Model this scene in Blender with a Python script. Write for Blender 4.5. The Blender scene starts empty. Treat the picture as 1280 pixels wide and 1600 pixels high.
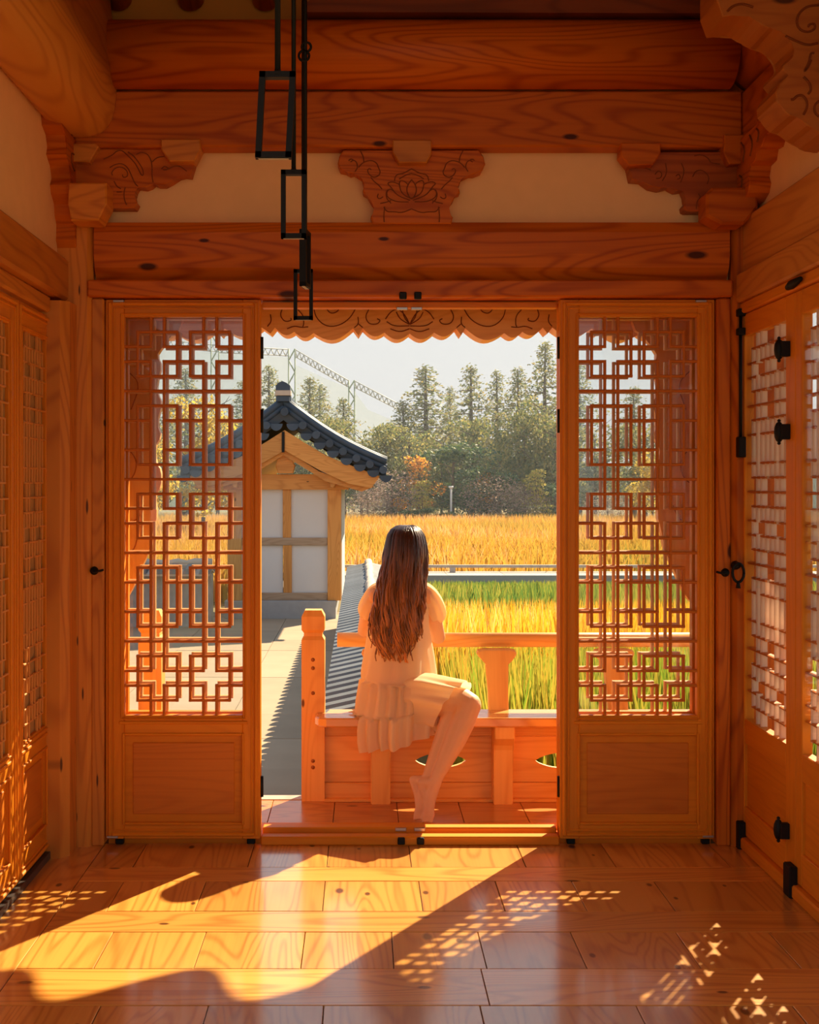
import bpy, bmesh, math, random
from mathutils import Vector, Matrix
from mathutils.geometry import tessellate_polygon

random.seed(7)
scene = bpy.context.scene
COL = scene.collection

# ------------------------------------------------------------------ camera
F, VX, VY, CH = 1890.0, 565.0, 755.0, 1.405      # focal length (px), vanishing point (px), eye height (m)
cam = bpy.data.cameras.new('camera')
cam.sensor_fit = 'VERTICAL'
cam.sensor_height = 36.0
cam.sensor_width = 28.8
cam.lens = F / 1600.0 * 36.0
cam.shift_x = (640.0 - VX) / 1600.0
cam.shift_y = (VY - 800.0) / 1600.0
cam.clip_end = 600
camo = bpy.data.objects.new('camera', cam)
COL.objects.link(camo)
camo.location = (0, 0, CH)
camo.rotation_euler = (math.radians(90), 0, 0)
scene.camera = camo

# ------------------------------------------------------------------ world, sun, exposure
world = bpy.data.worlds.new('hazy_sky')
scene.world = world
world.use_nodes = True
wn = world.node_tree
wn.nodes.clear()
w_out = wn.nodes.new('ShaderNodeOutputWorld')
w_bg = wn.nodes.new('ShaderNodeBackground')
w_tc = wn.nodes.new('ShaderNodeTexCoord')
w_sep = wn.nodes.new('ShaderNodeSeparateXYZ')
w_ramp = wn.nodes.new('ShaderNodeValToRGB')
w_ramp.color_ramp.elements[0].position = 0.0
w_ramp.color_ramp.elements[0].color = (0.82, 0.825, 0.82, 1)
w_ramp.color_ramp.elements[1].position = 0.75
w_ramp.color_ramp.elements[1].color = (0.60, 0.75, 0.97, 1)
e = w_ramp.color_ramp.elements.new(0.16)
e.color = (0.79, 0.815, 0.84, 1)
wn.links.new(w_tc.outputs['Generated'], w_sep.inputs[0])
wn.links.new(w_sep.outputs['Z'], w_ramp.inputs[0])
wn.links.new(w_ramp.outputs[0], w_bg.inputs['Color'])
wn.links.new(w_bg.outputs[0], w_out.inputs['Surface'])
w_bg.inputs['Strength'].default_value = 0.365

SUN_EL = math.radians(38.2)
SUN_AZ = math.atan2(0.64, 1.0)          # to the right of straight ahead
sun = bpy.data.lights.new('sun', 'SUN')
sun.energy = 6.6
sun.angle = math.radians(0.55)
sun.color = (1.0, 0.80, 0.53)
suno = bpy.data.objects.new('sun', sun)
COL.objects.link(suno)
to_sun = Vector((math.sin(SUN_AZ) * math.cos(SUN_EL), math.cos(SUN_AZ) * math.cos(SUN_EL), math.sin(SUN_EL)))
suno.rotation_euler = to_sun.to_track_quat('Z', 'Y').to_euler()
suno.location = (6, 9, 8)

scene.view_settings.view_transform = 'Standard'
scene.view_settings.look = 'None'
scene.view_settings.gamma = 1.0
scene.view_settings.exposure = 1.22
scene.view_settings.use_curve_mapping = False
scene.cycles.max_bounces = 14
scene.cycles.diffuse_bounces = 7
scene.cycles.glossy_bounces = 5
scene.cycles.transmission_bounces = 6
scene.cycles.transparent_max_bounces = 32
scene.cycles.sample_clamp_indirect = 6.0


def P(px, py, Y):
    """photo pixel -> world point at depth Y"""
    return Vector(((px - VX) * Y / F, Y, CH - (py - VY) * Y / F))


# ------------------------------------------------------------------ materials
MATS = {}


def nt(name):
    m = bpy.data.materials.new(name)
    m.use_nodes = True
    t = m.node_tree
    t.nodes.clear()
    out = t.nodes.new('ShaderNodeOutputMaterial')
    return m, t, out


def N(t, kind, **kw):
    n = t.nodes.new(kind)
    for k, v in kw.items():
        setattr(n, k, v)
    return n


def math_node(t, op, a, b=None, clamp=False):
    n = t.nodes.new('ShaderNodeMath')
    n.operation = op
    n.use_clamp = clamp
    for i, v in enumerate((a, b)):
        if v is None:
            continue
        if isinstance(v, (int, float)):
            n.inputs[i].default_value = v
        else:
            t.links.new(v, n.inputs[i])
    return n.outputs[0]


def mix_col(t, fac, a, b):
    n = t.nodes.new('ShaderNodeMix')
    n.data_type = 'RGBA'
    for idx, v in ((0, fac), (6, a), (7, b)):
        if isinstance(v, (int, float)):
            n.inputs[idx].default_value = v
        elif isinstance(v, tuple):
            n.inputs[idx].default_value = (*v, 1.0)
        else:
            t.links.new(v, n.inputs[idx])
    return n.outputs[2]


def wood(key, light, dark, axis='x', flat=None, rough=0.45, knots=0.5, figure=1.0, spec=0.4, vary=0.25, coat=0.0, kscale=(1.5, 4.0)):
    """pine: contour-line figure, fine streaks, sparse knots; grain runs along `axis`, the `flat` axis is the face normal"""
    name = f'{key}_{axis}{flat or ""}'
    if name in MATS:
        return MATS[name]
    m, t, out = nt(name)
    L = t.links
    tc = N(t, 'ShaderNodeTexCoord')
    oi = N(t, 'ShaderNodeObjectInfo')
    off = N(t, 'ShaderNodeVectorMath', operation='MULTIPLY')
    cmb = N(t, 'ShaderNodeCombineXYZ')
    for i in range(3):
        L.new(oi.outputs['Random'], cmb.inputs[i])
    off.inputs[1].default_value = (37.0, 23.0, 51.0)
    L.new(cmb.outputs[0], off.inputs[0])
    flatv = N(t, 'ShaderNodeVectorMath', operation='MULTIPLY')
    L.new(tc.outputs['Object'], flatv.inputs[0])
    flatv.inputs[1].default_value = [0.12 if flat == a else 1.0 for a in 'xyz']
    add = N(t, 'ShaderNodeVectorMath', operation='ADD')
    L.new(flatv.outputs[0], add.inputs[0])
    L.new(off.outputs[0], add.inputs[1])

    def stretched(along, across):
        mp = N(t, 'ShaderNodeVectorMath', operation='MULTIPLY')
        mp.inputs[1].default_value = [along if a == axis else across for a in 'xyz']
        L.new(add.outputs[0], mp.inputs[0])
        return mp.outputs[0]
    n1 = N(t, 'ShaderNodeTexNoise')
    n1.inputs['Scale'].default_value = 1.0
    n1.inputs['Detail'].default_value = 1.5
    n1.inputs['Distortion'].default_value = 0.35
    L.new(stretched(0.55, 4.6), n1.inputs['Vector'])
    ring = math_node(t, 'SINE', math_node(t, 'MULTIPLY', n1.outputs['Fac'], 120.0))
    ring = math_node(t, 'MULTIPLY', math_node(t, 'ADD', ring, 1.0), 0.5)
    ring = math_node(t, 'POWER', ring, 3.2)
    n2 = N(t, 'ShaderNodeTexNoise')
    n2.inputs['Scale'].default_value = 1.0
    n2.inputs['Detail'].default_value = 3.0
    L.new(stretched(1.5, 85.0), n2.inputs['Vector'])
    n3 = N(t, 'ShaderNodeTexNoise')
    n3.inputs['Scale'].default_value = 1.0
    n3.inputs['Detail'].default_value = 2.0
    L.new(stretched(1.1, 4.0), n3.inputs['Vector'])
    f = math_node(t, 'MULTIPLY', ring, 0.60 * figure)
    f = math_node(t, 'ADD', f, math_node(t, 'MULTIPLY', math_node(t, 'SUBTRACT', n2.outputs['Fac'], 0.5), 0.75))
    f = math_node(t, 'ADD', f, math_node(t, 'MULTIPLY', math_node(t, 'SUBTRACT', n3.outputs['Fac'], 0.42), 0.45 + 0.25 * figure), clamp=True)
    col = mix_col(t, f, light, dark)
    # per-object tone
    tone = math_node(t, 'ADD', math_node(t, 'MULTIPLY', oi.outputs['Random'], vary), 1.0 - vary * 0.6)
    hsv = N(t, 'ShaderNodeHueSaturation')
    L.new(tone, hsv.inputs['Value'])
    L.new(col, hsv.inputs['Color'])
    col = hsv.outputs[0]
    if knots > 0:
        v = N(t, 'ShaderNodeTexVoronoi')
        v.voronoi_dimensions = '2D'
        v.inputs['Scale'].default_value = 1.0
        sx = N(t, 'ShaderNodeSeparateXYZ')
        L.new(stretched(*kscale), sx.inputs[0])
        c2 = N(t, 'ShaderNodeCombineXYZ')
        other = [a for a in 'xyz' if a != axis and a != flat][0]
        L.new(sx.outputs['xyz'.index(axis)], c2.inputs[0])
        L.new(sx.outputs['xyz'.index(other)], c2.inputs[1])
        L.new(c2.outputs[0], v.inputs['Vector'])
        sepc = N(t, 'ShaderNodeSeparateColor')
        L.new(v.outputs['Color'], sepc.inputs[0])
        pick = math_node(t, 'LESS_THAN', sepc.outputs[0], knots)
        size = math_node(t, 'ADD', math_node(t, 'MULTIPLY', sepc.outputs[1], 0.05), 0.032)
        k = math_node(t, 'SUBTRACT', 1.0, math_node(t, 'DIVIDE', v.outputs['Distance'], size), clamp=True)
        k = math_node(t, 'MULTIPLY', math_node(t, 'MULTIPLY', k, pick), 2.2, clamp=True)
        dk = tuple(c * 0.22 for c in dark)
        col = mix_col(t, k, col, dk)
    b = N(t, 'ShaderNodeBsdfPrincipled')
    L.new(col, b.inputs['Base Color'])
    b.inputs['Roughness'].default_value = rough
    b.inputs['Specular IOR Level'].default_value = spec
    if coat:
        b.inputs['Coat Weight'].default_value = coat
        b.inputs['Coat Roughness'].default_value = 0.13
        b.inputs['Coat IOR'].default_value = 1.6
    bump = N(t, 'ShaderNodeBump')
    bump.inputs['Strength'].default_value = 0.10
    bump.inputs['Distance'].default_value = 0.002
    L.new(f, bump.inputs['Height'])
    L.new(bump.outputs[0], b.inputs['Normal'])
    L.new(b.outputs[0], out.inputs[0])
    MATS[name] = m
    return m


def plain(name, col, rough=0.6, spec=0.3, metal=0.0, nscale=0.0, namp=0.15, transl=0.0, tcol=None, rnd=0.0, bump=0.0):
    if name in MATS:
        return MATS[name]
    m, t, out = nt(name)
    L = t.links
    b = N(t, 'ShaderNodeBsdfPrincipled')
    b.inputs['Base Color'].default_value = (*col, 1)
    b.inputs['Roughness'].default_value = rough
    b.inputs['Specular IOR Level'].default_value = spec
    b.inputs['Metallic'].default_value = metal
    c = None
    if nscale:
        tc = N(t, 'ShaderNodeTexCoord')
        n = N(t, 'ShaderNodeTexNoise')
        n.inputs['Scale'].default_value = nscale
        n.inputs['Detail'].default_value = 4
        L.new(tc.outputs['Object'], n.inputs['Vector'])
        c = mix_col(t, n.outputs['Fac'], tuple(x * (1 + namp) for x in col), tuple(x * (1 - namp) for x in col))
        if bump:
            bp = N(t, 'ShaderNodeBump')
            bp.inputs['Strength'].default_value = bump
            bp.inputs['Distance'].default_value = 0.01
            L.new(n.outputs['Fac'], bp.inputs['Height'])
            L.new(bp.outputs[0], b.inputs['Normal'])
    if rnd:
        oi = N(t, 'ShaderNodeObjectInfo')
        hsv = N(t, 'ShaderNodeHueSaturation')
        L.new(math_node(t, 'ADD', math_node(t, 'MULTIPLY', oi.outputs['Random'], rnd), 1 - rnd / 2), hsv.inputs['Value'])
        if c is not None:
            L.new(c, hsv.inputs['Color'])
        else:
            hsv.inputs['Color'].default_value = (*col, 1)
        c = hsv.outputs[0]
    if c is not None:
        L.new(c, b.inputs['Base Color'])
    if transl:
        tr = N(t, 'ShaderNodeBsdfTranslucent')
        tr.inputs['Color'].default_value = (*(tcol or col), 1)
        mx = N(t, 'ShaderNodeMixShader')
        mx.inputs[0].default_value = transl
        L.new(b.outputs[0], mx.inputs[1])
        L.new(tr.outputs[0], mx.inputs[2])
        L.new(mx.outputs[0], out.inputs[0])
    else:
        L.new(b.outputs[0], out.inputs[0])
    MATS[name] = m
    return m


def leafy(name, cols, rough=0.6, transl=0.5):
    """foliage / reed material: colour varies per leaf by the face-corner attribute 'tint'"""
    if name in MATS:
        return MATS[name]
    m, t, out = nt(name)
    L = t.links
    at = N(t, 'ShaderNodeAttribute')
    at.attribute_name = 'tint'
    r = N(t, 'ShaderNodeValToRGB')
    els = r.color_ramp.elements
    while len(els) < len(cols):
        els.new(0.5)
    for i, c in enumerate(cols):
        els[i].position = i / (len(cols) - 1)
        els[i].color = (*c, 1)
    L.new(at.outputs['Fac'], r.inputs[0])
    d = N(t, 'ShaderNodeBsdfPrincipled')
    d.inputs['Roughness'].default_value = rough
    d.inputs['Specular IOR Level'].default_value = 0.2
    tr = N(t, 'ShaderNodeBsdfTranslucent')
    L.new(r.outputs[0], d.inputs['Base Color'])
    L.new(r.outputs[0], tr.inputs['Color'])
    mx = N(t, 'ShaderNodeMixShader')
    mx.inputs[0].default_value = transl
    L.new(d.outputs[0], mx.inputs[1])
    L.new(tr.outputs[0], mx.inputs[2])
    L.new(mx.outputs[0], out.inputs[0])
    MATS[name] = m
    return m


def glass(name='window_glass', tint=(0.96, 0.97, 0.97), refl=1.0):
    if name in MATS:
        return MATS[name]
    m, t, out = nt(name)
    L = t.links
    tr = N(t, 'ShaderNodeBsdfTransparent')
    tr.inputs[0].default_value = (*tint, 1)
    g = N(t, 'ShaderNodeBsdfGlossy')
    g.inputs['Roughness'].default_value = 0.02
    lw = N(t, 'ShaderNodeLayerWeight')
    lw.inputs['Blend'].default_value = 0.5
    sch = math_node(t, 'ADD', math_node(t, 'MULTIPLY', math_node(t, 'POWER', lw.outputs['Facing'], 5.0), 0.62), 0.03)
    mx = N(t, 'ShaderNodeMixShader')
    L.new(math_node(t, 'MULTIPLY', sch, refl), mx.inputs[0])
    L.new(tr.outputs[0], mx.inputs[1])
    L.new(g.outputs[0], mx.inputs[2])
    L.new(mx.outputs[0], out.inputs[0])
    MATS[name] = m
    return m


# wood families
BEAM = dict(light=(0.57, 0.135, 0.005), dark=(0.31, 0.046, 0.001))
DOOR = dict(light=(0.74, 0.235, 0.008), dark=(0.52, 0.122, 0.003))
FLOOR = dict(light=(0.70, 0.330, 0.060), dark=(0.44, 0.150, 0.018))
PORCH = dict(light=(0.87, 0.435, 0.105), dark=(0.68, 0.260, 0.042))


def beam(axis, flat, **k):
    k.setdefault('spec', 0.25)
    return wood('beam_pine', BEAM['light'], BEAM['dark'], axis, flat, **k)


def doorw(axis, flat, **k):
    k.setdefault('knots', 0.0)
    k.setdefault('figure', 0.35)
    k.setdefault('vary', 0.12)
    k.setdefault('spec', 0.25)
    return wood('door_pine', DOOR['light'], DOOR['dark'], axis, flat, **k)


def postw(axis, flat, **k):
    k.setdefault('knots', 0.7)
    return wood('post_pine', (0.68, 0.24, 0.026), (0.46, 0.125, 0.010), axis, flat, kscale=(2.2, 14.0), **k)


def floorw(axis):
    return wood('floor_pine', FLOOR['light'], FLOOR['dark'], axis, 'z', rough=0.30, knots=0.45, spec=0.5, vary=0.4, coat=1.0, kscale=(2.4, 4.4))


def porchw(axis, flat, **k):
    k.setdefault('knots', 0.3)
    k.setdefault('figure', 0.6)
    return wood('porch_pine', PORCH['light'], PORCH['dark'], axis, flat, **k)


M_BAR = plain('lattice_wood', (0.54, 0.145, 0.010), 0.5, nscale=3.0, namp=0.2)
M_BARL = plain('lattice_wood_outer_lit', (0.80, 0.42, 0.17), 0.5, nscale=3.0, namp=0.15)  # paler copy for the rear leaves: outside light on the bars put into the colour
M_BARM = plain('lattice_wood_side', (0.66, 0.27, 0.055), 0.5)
M_BARW = plain('lattice_wood_daylit', (0.86, 0.64, 0.48), 0.6)  # upright bars of the right wall: daylight on their sides painted as whitish wood
M_WTILE = plain('wall_cap_tile', (0.15, 0.17, 0.19), 0.6, 0.3, nscale=6, namp=0.3, rnd=0.3)
M_CARVE = plain('carved_groove', (0.22, 0.052, 0.006), 0.7)
M_CARVEL = plain('carved_groove_light', (0.40, 0.12, 0.02), 0.7)
M_PLASTER = plain('cream_plaster', (0.94, 0.60, 0.29), 0.9, 0.1, nscale=14, namp=0.05)
M_IRON = plain('black_iron', (0.006, 0.0055, 0.005), 0.55, 0.25)
M_STEEL = plain('brushed_steel', (0.5, 0.47, 0.42), 0.35, metal=0.9)
M_GLASS = glass()
M_TILE = plain('clay_roof_tile', (0.045, 0.072, 0.110), 0.55, 0.35, nscale=6, namp=0.3, rnd=0.3)
M_MORTAR = plain('pale_mortar', (0.50, 0.43, 0.36), 0.9, 0.1, nscale=8, namp=0.15, bump=0.3)

# ------------------------------------------------------------------ object helpers
WLOC = {}


def link(o, parent=None):
    COL.objects.link(o)
    if parent is not None:
        o.parent = parent
    return o


def tag(o, label=None, cat=None, group=None, kind=None):
    if label:
        o['label'] = label
    if cat:
        o['category'] = cat
    if group:
        o['group'] = group
    if kind:
        o['kind'] = kind
    return o


def empty(name, loc, label=None, cat=None, group=None, kind=None):
    o = bpy.data.objects.new(name, None)
    o.empty_display_size = 0.1
    link(o)
    o.location = loc
    WLOC[o.name] = Vector(loc)
    return tag(o, label, cat, group, kind)


def wloc(p):
    return WLOC.get(p.name, Vector((0, 0, 0))) if p is not None else Vector((0, 0, 0))


def place(o, loc, parent):
    """world location of an unrotated object under an unrotated parent"""
    link(o, parent)
    o.location = Vector(loc) - wloc(parent)
    WLOC[o.name] = Vector(loc)
    return o


def mesh_obj(name, verts, faces, mat, parent=None, loc=None, smooth=False, edges=()):
    """verts in world space; the object's origin is set to `loc` (or the centre of the verts)"""
    vs = [Vector(v) for v in verts]
    if loc is None:
        lo = Vector((min(v.x for v in vs), min(v.y for v in vs), min(v.z for v in vs)))
        hi = Vector((max(v.x for v in vs), max(v.y for v in vs), max(v.z for v in vs)))
        loc = (lo + hi) / 2
    loc = Vector(loc)
    me = bpy.data.meshes.new(name)
    me.from_pydata([v - loc for v in vs], list(edges), faces)
    if mat is not None:
        me.materials.append(mat)
    if smooth:
        me.polygons.foreach_set('use_smooth', [True] * len(me.polygons))
    me.update()
    o = bpy.data.objects.new(name, me)
    return place(o, loc, parent)


def bm_obj(name, bm, mat, parent=None, loc=(0, 0, 0), smooth=False):
    me = bpy.data.meshes.new(name)
    bmesh.ops.recalc_face_normals(bm, faces=bm.faces)
    bm.to_mesh(me)
    bm.free()
    me.materials.append(mat)
    if smooth:
        me.polygons.foreach_set('use_smooth', [True] * len(me.polygons))
    o = bpy.data.objects.new(name, me)
    return place(o, loc, parent)


BOXV = [(-.5, -.5, -.5), (.5, -.5, -.5), (.5, .5, -.5), (-.5, .5, -.5), (-.5, -.5, .5), (.5, -.5, .5), (.5, .5, .5), (-.5, .5, .5)]
BOXF = [(0, 3, 2, 1), (4, 5, 6, 7), (0, 1, 5, 4), (1, 2, 6, 5), (2, 3, 7, 6), (3, 0, 4, 7)]


def box(name, x0, x1, y0, y1, z0, z1, mat, parent=None, bev=0.0, seg=1):
    c = ((x0 + x1) / 2, (y0 + y1) / 2, (z0 + z1) / 2)
    s = (abs(x1 - x0), abs(y1 - y0), abs(z1 - z0))
    if bev <= 0:
        vs = [(c[0] + v[0] * s[0], c[1] + v[1] * s[1], c[2] + v[2] * s[2]) for v in BOXV]
        return mesh_obj(name, vs, BOXF, mat, parent, c)
    bm = bmesh.new()
    vv = [bm.verts.new((v[0] * s[0], v[1] * s[1], v[2] * s[2])) for v in BOXV]
    for f in BOXF:
        bm.faces.new([vv[i] for i in f])
    bmesh.ops.bevel(bm, geom=bm.edges[:], offset=min(bev, min(s) * 0.45), segments=seg, affect='EDGES', profile=0.5)
    return bm_obj(name, bm, mat, parent, c)


def prism(name, pts, axis, a0, a1, mat, parent=None, bev=0.0):
    """extrude an outline. axis 'y': pts are (x, z); axis 'x': pts are (y, z); axis 'z': pts are (x, y)"""
    def mk(p, a):
        return {'y': (p[0], a, p[1]), 'x': (a, p[0], p[1]), 'z': (p[0], p[1], a)}[axis]
    n = len(pts)
    cx = sum(p[0] for p in pts) / n
    cz = sum(p[1] for p in pts) / n
    c = Vector(mk((cx, cz), (a0 + a1) / 2))
    bm = bmesh.new()
    A = [bm.verts.new(Vector(mk(p, a0)) - c) for p in pts]
    B = [bm.verts.new(Vector(mk(p, a1)) - c) for p in pts]
    if bev > 0:
        fa = bm.faces.new(A)
        fb = bm.faces.new(list(reversed(B)))
    else:
        for tri in tessellate_polygon([[Vector((p[0], p[1], 0)) for p in pts]]):
            bm.faces.new([A[i] for i in tri])
            bm.faces.new([B[i] for i in reversed(tri)])
    for i in range(n):
        j = (i + 1) % n
        bm.faces.new([A[j], A[i], B[i], B[j]])
    if bev > 0:
        es = [ed for ed in bm.edges if (ed in fa.edges[:] or ed in fb.edges[:])]
        bmesh.ops.bevel(bm, geom=es, offset=bev, segments=1, affect='EDGES')
    bmesh.ops.triangulate(bm, faces=[f for f in bm.faces if len(f.verts) > 4])
    return bm_obj(name, bm, mat, parent, c)


def tube_geo(path, radii, sides=8, cap=True, squash=None, verts=None, faces=None):
    """sweep; returns verts, faces (appends when lists are given)"""
    V = verts if verts is not None else []
    Fc = faces if faces is not None else []
    pts = [Vector(p) for p in path]
    n = len(pts)
    if isinstance(radii, (int, float)):
        radii = [radii] * n
    base = len(V)
    up = None
    for i, p in enumerate(pts):
        d = (pts[min(i + 1, n - 1)] - pts[max(i - 1, 0)])
        if d.length < 1e-9:
            d = Vector((0, 0, 1))
        d.normalize()
        if up is None:
            up = Vector((0, 0, 1)) if abs(d.z) < 0.9 else Vector((0, 1, 0))
        s = d.cross(up)
        if s.length < 1e-6:
            s = d.cross(Vector((1, 0, 0)))
        s.normalize()
        u = s.cross(d).normalized()
        up = u
        for k in range(sides):
            a = 2 * math.pi * k / sides
            ca, sa = math.cos(a), math.sin(a)
            V.append(p + (s * ca + u * sa * (squash or 1.0)) * radii[i])
    for i in range(n - 1):
        for k in range(sides):
            k2 = (k + 1) % sides
            Fc.append((base + i * sides + k, base + i * sides + k2, base + (i + 1) * sides + k2, base + (i + 1) * sides + k))
    if cap:
        Fc.append(tuple(base + k for k in reversed(range(sides))))
        Fc.append(tuple(base + (n - 1) * sides + k for k in range(sides)))
    return V, Fc


def tube(name, path, radii, mat, parent=None, sides=10, smooth=True, **k):
    V, Fc = tube_geo(path, radii, sides, **k)
    return mesh_obj(name, V, Fc, mat, parent, smooth=smooth)


def tubes(name, paths, r, mat, parent=None, sides=5, smooth=True):
    V, Fc = [], []
    for p in paths:
        tube_geo(p, r, sides, True, None, V, Fc)
    return mesh_obj(name, V, Fc, mat, parent, smooth=smooth)


def arc(cx, cy, rx, ry, a0, a1, n=10):
    return [(cx + rx * math.cos(math.radians(a0 + (a1 - a0) * i / n)), cy + ry * math.sin(math.radians(a0 + (a1 - a0) * i / n))) for i in range(n + 1)]


def smooth_poly(pts, it=2, closed=True):
    """Chaikin corner cutting"""
    for _ in range(it):
        q = []
        n = len(pts)
        rng = range(n if closed else n - 1)
        if not closed:
            q.append(pts[0])
        for i in rng:
            a, b = pts[i], pts[(i + 1) % n]
            q.append((a[0] * .75 + b[0] * .25, a[1] * .75 + b[1] * .25))
            q.append((a[0] * .25 + b[0] * .75, a[1] * .25 + b[1] * .75))
        if not closed:
            q.append(pts[-1])
        pts = q
    return pts


# ================================================================== THE ROOM
YD = 4.70                                   # front face of the folding door leaves
S = F / YD                                  # px per metre at that plane


def bx(px):
    return (px - VX) / S


def bz(py):
    return CH - (py - VY) / S


# ---------------------------------------------------------------- floor of the hall: rows of short boards between long beams
floor = empty('floor', (0, 2, 0), 'polished pine floor of short boards set between long joists', None, kind='structure')
rows = [(4.425, 4.72, 's'), (4.27, 4.425, 'l'), (3.97, 4.27, 's'), (3.787, 3.97, 'l'), (3.50, 3.787, 's'), (3.254, 3.50, 'l')]
y = 3.254
k = 0
while y > -1.0:
    h = 0.31 if k % 2 == 0 else 0.21
    rows.append((y - h, y, 's' if k % 2 == 0 else 'l'))
    y -= h
    k += 1
rnd = random.Random(3)
GAP = 0.0012
XL, XR = -1.0, 1.50
for (y0, y1, kind) in rows:
    if kind == 'l':
        cuts = [XL, XR] if rnd.random() < 0.6 else [XL, rnd.uniform(-0.2, 0.6), XR]
    else:
        cuts = [XL]
        x = XL + rnd.uniform(0.12, 0.30)
        while x < XR - 0.1:
            cuts.append(x)
            x += rnd.choice((0.27, 0.29, 0.31, 0.33, 0.42))
        cuts.append(XR)
    for a, b in zip(cuts, cuts[1:]):
        dz = rnd.uniform(-0.0006, 0.0006)
        box('floorboard', a + GAP, b - GAP, y0 + GAP, y1 - GAP, -0.03 + dz, dz, floorw('x' if kind == 'l' else 'y'), floor, bev=0.0015)
# border board that runs along the left doors
yy = 4.72
while yy > -1.0:
    box('floorboard', -1.19, XL - GAP, max(-1.0, yy - 1.9) + GAP, yy - GAP, -0.03, 0.0, floorw('y'), floor, bev=0.0015)
    yy -= 1.9
box('floor_underlay', -1.45, 1.75, -1.05, 4.72, -0.20, -0.028, plain('dark_underfloor', (0.05, 0.025, 0.012), 0.9), floor)

# ---------------------------------------------------------------- lattice leaves
bar_me = {}


def bar_mesh(mat):
    """unit-long lattice bar with a chamfered inner face; local x = length, y = depth (inner face at -0.5), z = height"""
    if mat.name in bar_me:
        return bar_me[mat.name]
    prof = [(-.5, -.22), (-.5, .22), (-.28, .5), (.5, .5), (.5, -.5), (-.28, -.5)]
    vs, fs = [], []
    for x in (-.5, .5):
        vs += [(x, p[0], p[1]) for p in prof]
    n = len(prof)
    fs.append(tuple(range(n)))
    fs.append(tuple(reversed(range(n, 2 * n))))
    for i in range(n):
        j = (i + 1) % n
        fs.append((j, i, n + i, n + j))
    me = bpy.data.meshes.new('lattice_bar')
    me.from_pydata(vs, [], fs)
    me.materials.append(mat)
    bm = bmesh.new()
    bm.from_mesh(me)
    bmesh.ops.recalc_face_normals(bm, faces=bm.faces)
    bm.to_mesh(me)
    bm.free()
    bar_me[mat.name] = me
    return me


def lattice_segments():
    """bars of the five-block lattice: (col0, row0, col1, row1) in a 9 x 27 grid, row 0 at the top"""
    segs = []
    r = 0
    for bi, kind in enumerate('ABABA'):
        if kind == 'A':
            H, lo, hi = 5, (1, 4), (2, 3)
        else:
            H, lo, hi = 6, (1, 5), (2, 4)
        for yv in lo:
            segs += [(1, r + yv, 4, r + yv), (5, r + yv, 8, r + yv)]
        for yv in hi:
            segs += [(0, r + yv, 2, r + yv), (3, r + yv, 6, r + yv), (7, r + yv, 9, r + yv)]
        for c in (1, 4, 5, 8):
            segs.append((c, r + lo[0], c, r + lo[1]))
        for c in (2, 3, 6, 7):
            if kind == 'A':
                segs += [(c, r, c, r + 2), (c, r + 3, c, r + 5)]
            else:
                segs.append((c, r, c, r + 6))
        r += H
        if bi < 4:
            segs.append((0, r, 9, r))
    return segs


SEGS = lattice_segments()


class Frame:
    """maps leaf coordinates (u along the leaf, d depth away from the room, z) to world, for the three walls"""

    def __init__(self, wall):
        self.wall = wall

    def pt(self, u, d, z):
        return {'back': (u, d, z), 'right': (d, u, z), 'left': (-d, u, z)}[self.wall]

    def box(self, name, u0, u1, d0, d1, z0, z1, mat, parent, bev=0.0):
        a, b = self.pt(u0, d0, z0), self.pt(u1, d1, z1)
        return box(name, min(a[0], b[0]), max(a[0], b[0]), min(a[1], b[1]), max(a[1], b[1]), z0, z1, mat, parent, bev)

    @property
    def along(self):
        return 'x' if self.wall == 'back' else 'y'

    @property
    def normal(self):
        return 'y' if self.wall == 'back' else 'x'

    @property
    def rot(self):
        return {'back': 0.0, 'right': math.radians(-90), 'left': math.radians(90)}[self.wall]


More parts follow.
